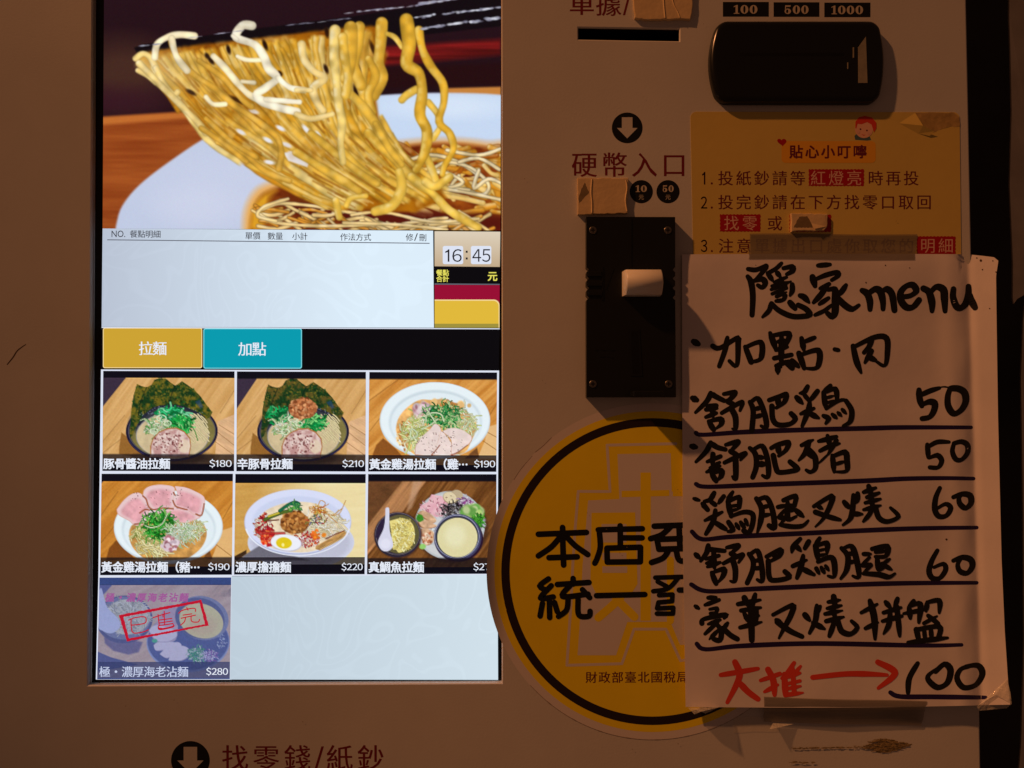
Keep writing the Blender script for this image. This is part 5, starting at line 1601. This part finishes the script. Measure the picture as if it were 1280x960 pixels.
write('handwriting', '''62,185 110,215 138,290 140,375;128,212 190,172 242,195 268,290 270,370;258,195 310,172 360,225 384,382;452,248 540,238 602,190 568,130 500,142 446,205 452,290 505,352 572,348 630,280;
675,165 728,200 758,300 760,390;738,212 800,150 872,175 884,265 890,390;975,170 970,250 1002,340 1050,358 1100,310 1124,220 1125,145;1124,200 1150,280 1190,355''', 1070, 340, 8, 62, M['ink'], 'handwritten word menu of the title')
write('handwriting', '''*1.2 34,132 64,148;152,160 195,172 300,112 308,140 300,280 255,252;242,108 226,190 192,284;352,165 388,258;358,165 448,138 448,235 388,258;
505,80 540,180;520,95 620,85 600,155;548,135 592,125;575,95 572,290;540,185 610,165;530,235 636,214;542,282 620,250;552,292 552,330;600,258 640,295;640,250 680,288;
698,112 712,185;712,135 778,108;682,205 714,296;690,215 802,188 795,290 715,296;*.8 902,180 925,185;
1015,160 1035,250 1064,324;1020,165 1150,105 1220,112 1226,200 1210,280 1155,252;1130,112 1115,160 1082,200;1128,190 1088,262;1108,225 1150,246''', 860, 400, 4.92, 31, M['ink'], 'handwritten line 加點・肉')
write('handwriting', '''*1.25 34,132 64,146;165,95 138,152 55,236;168,98 205,122 262,150;140,190 205,186;132,215 210,205;178,185 180,262;130,270 206,240;150,300 186,362;152,300 236,284 240,322 190,362;
260,102 340,92 305,140 272,152;288,156 332,178;245,240 300,208 392,162 378,222;322,220 345,272 345,350 322,354;
450,160 474,222 464,368;462,156 510,136 558,250 570,345 532,334;490,210 525,202;490,268 532,256;
590,146 660,122 712,106 700,160 642,202;655,130 655,190;610,190 616,282 655,325 740,320 780,282 750,244;
870,46 845,88 812,96;790,126 832,170;*.8 850,112 880,150;942,80 905,128 882,150;820,246 915,206;885,160 874,225 830,335;880,240 950,276;
*.9 1036,40 978,90;985,90 1002,210;1000,90 1072,66 1084,160;*.7 1012,128 1062,114;*.7 1014,165 1080,148;*.8 1005,208 1100,150 1150,145;1150,152 1190,222 1180,300 1130,334;*.9 985,260 1022,280 1002,316;*.8 1050,250 1080,276;*.7 1090,236 1116,262;*.7 1122,214 1148,242''', 860, 475, 5.82, 36, M['ink'], 'handwritten dish 舒肥鷄, first row')
write('handwriting', '''*.95 240,160 250,300 285,415;*.9 280,235 420,172 565,128;280,400 400,350 488,372 482,480 412,590 290,618;740,132 702,250 702,400 760,512 830,535 925,468 988,340 968,205 880,142 780,132 738,140;*.25 560,120 640,108 720,120''', 1130, 475, 12.8, 98, M['ink'], 'handwritten price 50, first row')
write('handwriting', '''*1.15 26,132 58,140;165,106 132,170 58,246;168,110 212,140 272,156;140,245 236,206;182,190 176,262;135,320 232,276;*.9 160,290 230,250;170,330 204,386;180,330 242,310 240,350 208,386;
275,122 362,102 312,166;310,170 352,192;265,252 340,216 415,186 382,232;346,230 346,366 322,352;
450,146 490,190 496,280 470,358;470,160 540,132 580,240 582,355 542,345;502,210 550,216;*1.2 512,262 550,262;
605,146 652,122 728,106 712,160 660,202;655,130 660,190;620,200 640,290 664,322 760,312 796,296 742,246;
825,126 910,86;880,100 852,180 805,236;*.8 852,170 900,210;870,150 922,210 926,290 892,320 860,306;
950,96 1030,76 1080,62;1015,56 1032,130;960,166 1030,132 1102,112;*.9 1080,90 1020,190;*.55 1025,185 945,262;1050,200 1062,320;1055,205 1142,176 1156,240 1152,312 1070,318;*.8 1075,262 1142,242''', 860, 535, 5.82, 36, M['ink'], 'handwritten dish 舒肥豬, second row')
write('handwriting', '140,100 146,176;146,112 200,84 270,84;150,180 200,164 226,196 205,236 155,236;300,92 290,140 310,186 345,190 380,150 380,102 345,82 300,92', 1130, 535, 4.8, 29, M['ink'], 'handwritten price 50, second row')
write('handwriting', '''*.8 35,110 66,120;155,76 130,116 96,126;85,140 116,176;*.9 132,125 160,146;212,96 182,136;100,240 202,190;162,180 150,242 106,320;150,245 222,290;
*.9 265,70 226,130;236,130 256,216;240,126 302,102 302,160;*.7 255,155 300,148;*.7 256,182 305,170;252,216 330,190 382,202 382,260 360,312 330,300;240,250 266,295 236,306;*.8 285,260 302,290;*.8 312,250 332,280;*.7 340,236 352,266;
405,110 436,170 430,242 410,312;416,116 466,106 500,180 512,282 480,270;*.9 445,160 482,152;*.9 440,212 490,202;
565,120 636,96 630,152;580,155 630,150;*.9 580,182 632,176;590,130 592,230 640,216;640,180 682,216;*.9 532,160 582,150;*.9 570,180 540,220 572,226 545,262;545,265 620,276 680,270 712,240;
745,156 850,96 842,150 800,230 755,276;*.8 770,155 796,170;755,190 830,216 902,236;
925,130 950,160;1005,80 1000,120 976,140;980,90 975,170 960,230 918,266;970,200 1032,202;
1070,36 1086,90;1040,72 1112,46;1060,102 1132,76;*.9 1050,135 1140,112;1082,90 1092,150;1040,176 1142,150;1092,160 1075,202 1038,246;1110,160 1130,222 1180,246 1246,216 1200,165''', 860, 600, 4.74, 29, M['ink'], 'handwritten dish 鷄腿叉燒, third row')
write('handwriting', '215,360 190,420 185,490 210,530 255,525 280,480 250,456 200,482;296,415 350,396 396,406 402,450 370,480 336,456 330,420 350,396', 1130, 535, 4.8, 31, M['ink'], 'handwritten price 60, third row')
write('handwriting', '''45,132 66,152;120,80 110,122 75,172;122,102 160,106 216,112;*.9 105,160 182,140;152,125 156,212;115,206 190,180;*.9 110,185 160,172;140,240 166,306;145,240 212,220 206,262 170,306;
230,92 296,82 256,126;255,128 290,146;210,186 260,160 322,136 300,180;266,170 280,222 276,290 250,290;
360,130 386,172 380,232 350,302;370,130 412,112 436,200 440,290 410,282;*.9 395,170 432,166;*.9 390,216 432,212;
465,146 546,106 540,142 490,172;*.9 510,122 516,160;475,172 482,270 520,286 600,268 574,234;
665,40 626,82 614,120;*.9 640,82 668,112;715,56 692,96;620,202 702,166;682,140 670,202 645,272;675,216 746,252;
*.9 780,36 750,82;755,82 772,172;762,82 822,66 822,130;*.7 775,110 816,100;*.7 775,140 822,130;770,176 842,150 866,182 866,262 830,260;*.8 760,216 776,246;*.8 790,210 806,240;*.7 815,200 832,226;
910,96 946,142 940,222 905,276;920,96 970,86 1000,172 1012,266 976,260;*.9 945,130 986,126;*.9 945,182 996,172;
1090,100 1180,86 1172,142 1110,146;*.8 1110,120 1172,112;1120,150 1130,216 1165,206;*.9 1195,160 1152,190;*.9 1152,190 1205,222;*.9 1040,130 1082,130;*.9 1075,150 1036,196 1080,196 1040,242;1040,246 1130,252 1190,266 1226,246''', 860, 665, 4.74, 29, M['ink'], 'handwritten dish 舒肥鷄腿, fourth row')
write('handwriting', '200,735 165,800 150,860 170,900 215,900 250,850 236,816 180,836;296,796 350,776 400,790 410,830 380,870 336,860 322,820 340,786', 1130, 535, 4.8, 31, M['ink'], 'handwritten price 60, fourth row')
write('handwriting', '''*.8 34,85 50,96;*.9 95,46 132,44;80,80 146,56;*.8 102,100 136,96 130,116 106,120;65,166 76,146 176,126 170,142;*.9 95,170 152,150;*.9 140,160 80,216;135,170 156,202 150,246 120,240;*.9 140,200 100,242;*.9 186,165 166,192;165,190 200,222 232,240;
235,76 340,56;265,46 282,86;316,30 302,80;250,106 342,92;*.9 265,120 286,160;*.9 322,96 320,150;*.8 270,140 332,130;245,186 346,160;*1.1 295,70 300,245;
400,126 490,82 486,122 450,192 428,236;*.8 415,150 440,160;420,160 480,202 536,228;
550,126 572,152;*.9 622,86 602,126;606,82 600,150 572,212;590,165 642,192;
685,40 692,90;660,66 716,56;655,96 722,82;*.9 645,122 726,106;650,156 732,136;*.9 682,100 692,140;692,150 665,226;705,150 722,202 765,216 796,186 770,156;
815,116 890,76;*1.1 856,60 876,140 880,240;835,190 892,162;*.9 930,66 952,92;*.9 986,50 972,90;920,116 1002,92;915,156 1006,132;952,110 945,172 920,216;982,90 990,160 996,226;
*.9 1062,60 1036,92;1040,92 1046,142;1045,86 1092,76 1086,162;*.9 1015,120 1112,102;*.9 1126,66 1120,110;1130,66 1182,60 1182,116;*.9 1110,166 1172,132;*.9 1130,130 1176,166;1075,196 1086,250;1075,196 1182,182 1176,240;*.8 1110,190 1116,246;*.8 1142,186 1146,240;1035,256 1120,246 1222,234''', 860, 735, 3.765, 23.5, M['ink'], 'handwritten dish 豪華叉燒拼盤, fifth row')
write('handwriting', '40,105 120,92 210,76;105,46 126,100 110,152 70,230;120,135 165,182 210,215;*.9 222,130 310,100;256,80 280,130 286,196;*.9 240,182 300,150;*.9 375,50 342,100 320,120;330,100 336,196;*.7 405,65 366,112;*.8 340,116 402,96;*.7 345,145 402,132;*.7 345,168 405,156;*.8 340,196 416,186;*.8 368,72 376,190;460,116 600,101 700,100 800,105;*1.1 758,46 836,96 760,165', 890, 815, 3.657, 25, M['redink'], 'red handwriting 大推 with an arrow', inc=.003)
write('handwriting', '940,52 902,120 896,186;1022,90 1062,56 1090,82 1076,140 1032,162 992,132 990,106 1030,76;1160,66 1216,62 1236,100 1206,150 1150,162 1120,120 1136,80 1172,66', 890, 815, 3.657, 25, M['ink'], 'handwritten price 100 at the bottom')
for i, (s_, lb) in enumerate((('870,541 879,543.4 930,540 1000,537.4 1080,535.4 1130,534.2 1214,534.2', 'blue underline below the first dish'), ('870,605 885,608.4 960,605.4 1080,601 1130,598.4 1180,597.6 1217,598.2', 'blue underline below the second dish'),
              ('865,664.6 878,674 913,671 987,667.4 1130,661 1221,659.4', 'blue underline below the third dish'), ('864,730.6 885,739 944,736 1050,731.4 1130,729 1221,728.4', 'blue underline below the fourth dish'),
              ('871,804.8 882,811.6 926,807.4 1019,804.4 1152,806.8 1202,806', 'blue underline below the fifth dish'), ('1113,865.6 1125,870.6 1165,871 1232,871.8', 'blue underline below the price 100'))):
    write('underline', s_, 0, 0, 1, 6.0, M['blueink'], lb)
b = MB()
for x, y, r in ((1183, 674.2, 1.3), (1226, 325.6, 1.6), (1228, 337, .9), (1082.5, 353.2, .9), (1237, 385.6, .8), (1106.8, 331.6, .8), (1137, 334.8, .7), (944.6, 331.4, .5), (1221, 322.4, .9), (1245, 340, .9), (1241, 326, .8)):
    b.flat(circ(x, y, r, 9), .14, hf=sheet_h)
b.build('brown_speck', M['dirt'], menu)['kind'] = 'stuff'

# ================================================================== tapes
def tape(name, quad, hf, h, mt, label, cat, torn=(1, 3), amp=.8, seed=1, group=None, nx=40, ny=8):
    rr = random.Random(seed)
    (ax, ay), (bx, by), (cx, cy), (dx, dy) = quad
    jl = [rr.uniform(-amp, amp) for _ in range(ny + 1)]; jr = [rr.uniform(-amp, amp) for _ in range(ny + 1)]
    V = []; F = []
    for j in range(ny + 1):
        for i in range(nx + 1):
            u = i / nx; v = j / ny
            x = (ax * (1 - u) + bx * u) * (1 - v) + (dx * (1 - u) + cx * u) * v; y = (ay * (1 - u) + by * u) * (1 - v) + (dy * (1 - u) + cy * u) * v
            if i == 0: x += jl[j]
            if i == nx: x += jr[j]
            y += .5 * math.sin(u * 7 + seed)
            V.append(P(x, y, hf(x, y) + h))
    w_ = nx + 1
    for j in range(ny):
        for i in range(nx):
            F.append((j * w_ + i, (j + 1) * w_ + i, (j + 1) * w_ + i + 1, j * w_ + i + 1))
    b = MB(); b.add(V, F, 0, True)
    o = b.build(name, mt)
    o['label'] = label; o['category'] = cat
    if group: o['group'] = group
    return o
def over_top(x, y):
    """drapes from the card (low) onto the sheet (high)"""
    a = CK + .25; t = min(1, max(0, (y - 304) / 15.0)); t = t * t * (3 - 2 * t)
    return a * (1 - t) + (sheet_h(x, max(y, 318)) + .15) * t
def under_bot(x, y):
    t = min(1, max(0, (y - 880) / 26.0)); t = t * t * (3 - 2 * t)
    return (sheet_h(x, min(y, 883)) + .2) * (1 - t) + (1.2 + 1.5 * (1 - abs(x - 1055) / 100)) * t
tape('tape_strip', [(937.6, 292.0), (1146.8, 293.0), (1143, 325.2), (936, 324.0)], over_top, .15, M['tape'], 'brownish matte tape strip across the top edge of the handwritten menu', 'tape', seed=3, group='tape strips holding the menu sheet')
tape('tape_strip', [(954.6, 871.4), (1158.6, 876.6), (1152.4, 907.4), (954.4, 902.4)], under_bot, .15, M['tape'], 'brownish matte tape strip across the bottom edge of the handwritten menu', 'tape', seed=5, group='tape strips holding the menu sheet')
# long clear tape remnant left of and behind the lower strip
tape('clear_tape_strip', [(917, 896), (975, 897), (975, 914), (917, 916)], lambda x, y: .3, .1, M['cleartape'], 'clear tape remnant on the panel below the menu sheet', 'tape', seed=8, amp=1.6, nx=12)
# glossy wrap on the lower right corner
b = MB()
V = [P(1232, 873.6, sheet_h(1232, 873) + .3), P(1259, 849, sheet_h(1259, 849) + .5), P(1263, 866, sheet_h(1262, 866) + .9), P(1264.6, 880, sheet_h(1263, 880) + .4), P(1258, 885.4, 9.0), P(1224, 888.4, 6.0), P(1221, 883, sheet_h(1221, 883) + .3), P(1245, 868, sheet_h(1245, 868) + 1.0)]
b.add(V, [(0, 7, 1), (7, 2, 1), (7, 3, 2), (7, 4, 3), (7, 5, 4), (7, 6, 5), (0, 6, 7)])
o = b.build('corner_tape', M['shinytape']); o['label'] = 'shiny clear tape folded round the lower right corner of the menu'; o['category'] = 'tape'
# bent tabs of tape standing off the sheet's lower edge; they throw the two pointed shadows
b = MB()
V = [P(966, 904, 1.6), P(992, 905, 1.6), P(975, 909, 5.0), P(962, 911.5, 8.2)]
b.add(V, [(0, 2, 1), (0, 3, 2)])
o = b.build('bent_tape_tab', M['shinytape']); o['label'] = 'small tape tab sticking out below the left end of the lower tape strip'; o['category'] = 'tape'
b = MB()
V = [P(860, 884.5, sheet_h(860, 883) + .1), P(899, 884, sheet_h(899, 883) + .1), P(882, 892, 12.0), P(868, 893, 10.0), P(876, 889.6, 15.5)]
b.add(V, [(0, 3, 4), (0, 4, 1), (4, 2, 1)])
o = b.build('bent_tape_tab', M['shinytape']); o['label'] = 'small shiny tape tab bent out under the lower left corner of the menu'; o['category'] = 'tape'

# ================================================================== masking tape patches over printing
def patch_block(label, pts, h1, seed, stain=None, crease=(), red=None):
    t = thing('masking_patch', label, 'tape patch', P(sum(p[0] for p in pts) / len(pts), max(p[1] for p in pts), 0))
    b = MB(); rr = random.Random(seed)
    out = rough(pts, .55, 4, seed)
    b.solid(out, .04, h1, bev=.35, inset=.8, steps=2, smooth=False)
    b.build('tape_layer', M['masking'], t)
    for q in crease:
        pn = Pen(h=h1 + .03, inc=.004)
        x = q
        mbc = MB()
        s_ = catmull(q, 5)
        V = []; F = []
        for i, (cx_, cy_) in enumerate(s_):
            V += [P(cx_ - 1.3, cy_, h1 + .02), P(cx_, cy_, h1 + .55), P(cx_ + .9, cy_, h1 + .02)]
        for i in range(len(s_) - 1):
            F += [(3 * i, 3 * i + 3, 3 * i + 4, 3 * i + 1), (3 * i + 1, 3 * i + 4, 3 * i + 5, 3 * i + 2)]
        mbc.add(V, F)
        mbc.build('crease', M['masking'], t)
    if stain:
        b = MB(); b.flat(rough(stain, .4, 2, seed + 3), h1 + .04); b.build('stain', M['maskdark'], t)
    return t
patch_block('tan masking tape patch at the top beside 單據 lettering', [(791, -14), (866, -14), (866, 8), (863, 24), (850, 23.6), (806, 24), (794, 22), (792, 4)], 2.6, 2,
            crease=([(829, -13), (830, 6), (831.6, 22)], [(838, -13), (842, 4), (847, 14), (850, 22)]))
patch_block('tan masking tape patch between 硬幣入口 lettering and the coin unit', [(721.6, 222.6), (786, 222.4), (785.4, 240), (783.6, 256), (785, 266.4), (722, 268)], 2.6, 5,
            stain=[(731, 228), (736.5, 241), (731, 246), (727, 251), (724, 254), (722.8, 249), (726, 238)], crease=([(740, 224), (739, 240), (740, 252), (740, 266)], [(782.6, 225), (784, 235), (782, 250), (784, 264)]))
pt = patch_block('small cream tape patch hiding a red word on the yellow notice card', [(989, 266.4), (1034.6, 267.2), (1034.2, 284), (1030, 288.4), (1002, 288), (989.6, 289.6)], 2.8, 9,
                 stain=[(999, 271), (1009, 270), (1014, 279), (1016, 284.6), (992, 284.4)])
b = MB(); V = [P(1009, 269, 2.95), P(1032, 268.6, 2.9), P(1033, 283, 2.85), P(1018, 286, 4.0), P(1014, 279, 2.95)]
b.add(V, [(0, 4, 1), (4, 2, 1), (4, 3, 2)]); b.build('loose_fold', M['masking'], pt)
# strip of masking tape trapped above the coin unit
# ================================================================== things beyond the machine's right edge
def hang(label, outline, y_back, seed, mt):
    b = MB()
    base = [P(x, y, -y_back) for x, y in outline]
    V = [(p[0], p[1] + .0015 * math.sin(p[2] * 40 + seed), p[2]) for p in base]
    W = [(v[0], v[1] + .0015, v[2]) for v in V]
    n = len(V)
    tr = tessellate_polygon([[Vector((v[0], v[2], 0)) for v in V]])
    b.add(V + W, [tuple(t) for t in tr] + [tuple(n + i for i in t) for t in tr] + [(i, (i + 1) % n, n + (i + 1) % n, n + i) for i in range(n)])
    o = b.build('hanging_sheet', mt); o['label'] = label; o['category'] = 'hanging sheet'
    return o
hang('brown sheet with a ragged lower end hanging right of the machine, upper one', [(1262, -160), (1262.6, 20), (1262.4, 60), (1263.6, 140), (1263.8, 230), (1265, 330), (1264.6, 372), (1266, 380), (1270, 374), (1284, 366), (1320, 350), (1330, -160)], 60, 1, M['kraft'])
hang('brown sheet hanging right of the machine below the ragged one', [(1281, 372), (1277.6, 400), (1276.8, 470), (1277.4, 640), (1281, 800), (1276, 930), (1272, 1000), (1340, 1000), (1340, 372)], 85, 2, M['kraft'])

print('tris', sum(len(o.data.loop_triangles) or sum(len(p.vertices) - 2 for p in o.data.polygons) for o in bpy.data.objects if o.type == 'MESH' and len(o.data.polygons) < 20000))
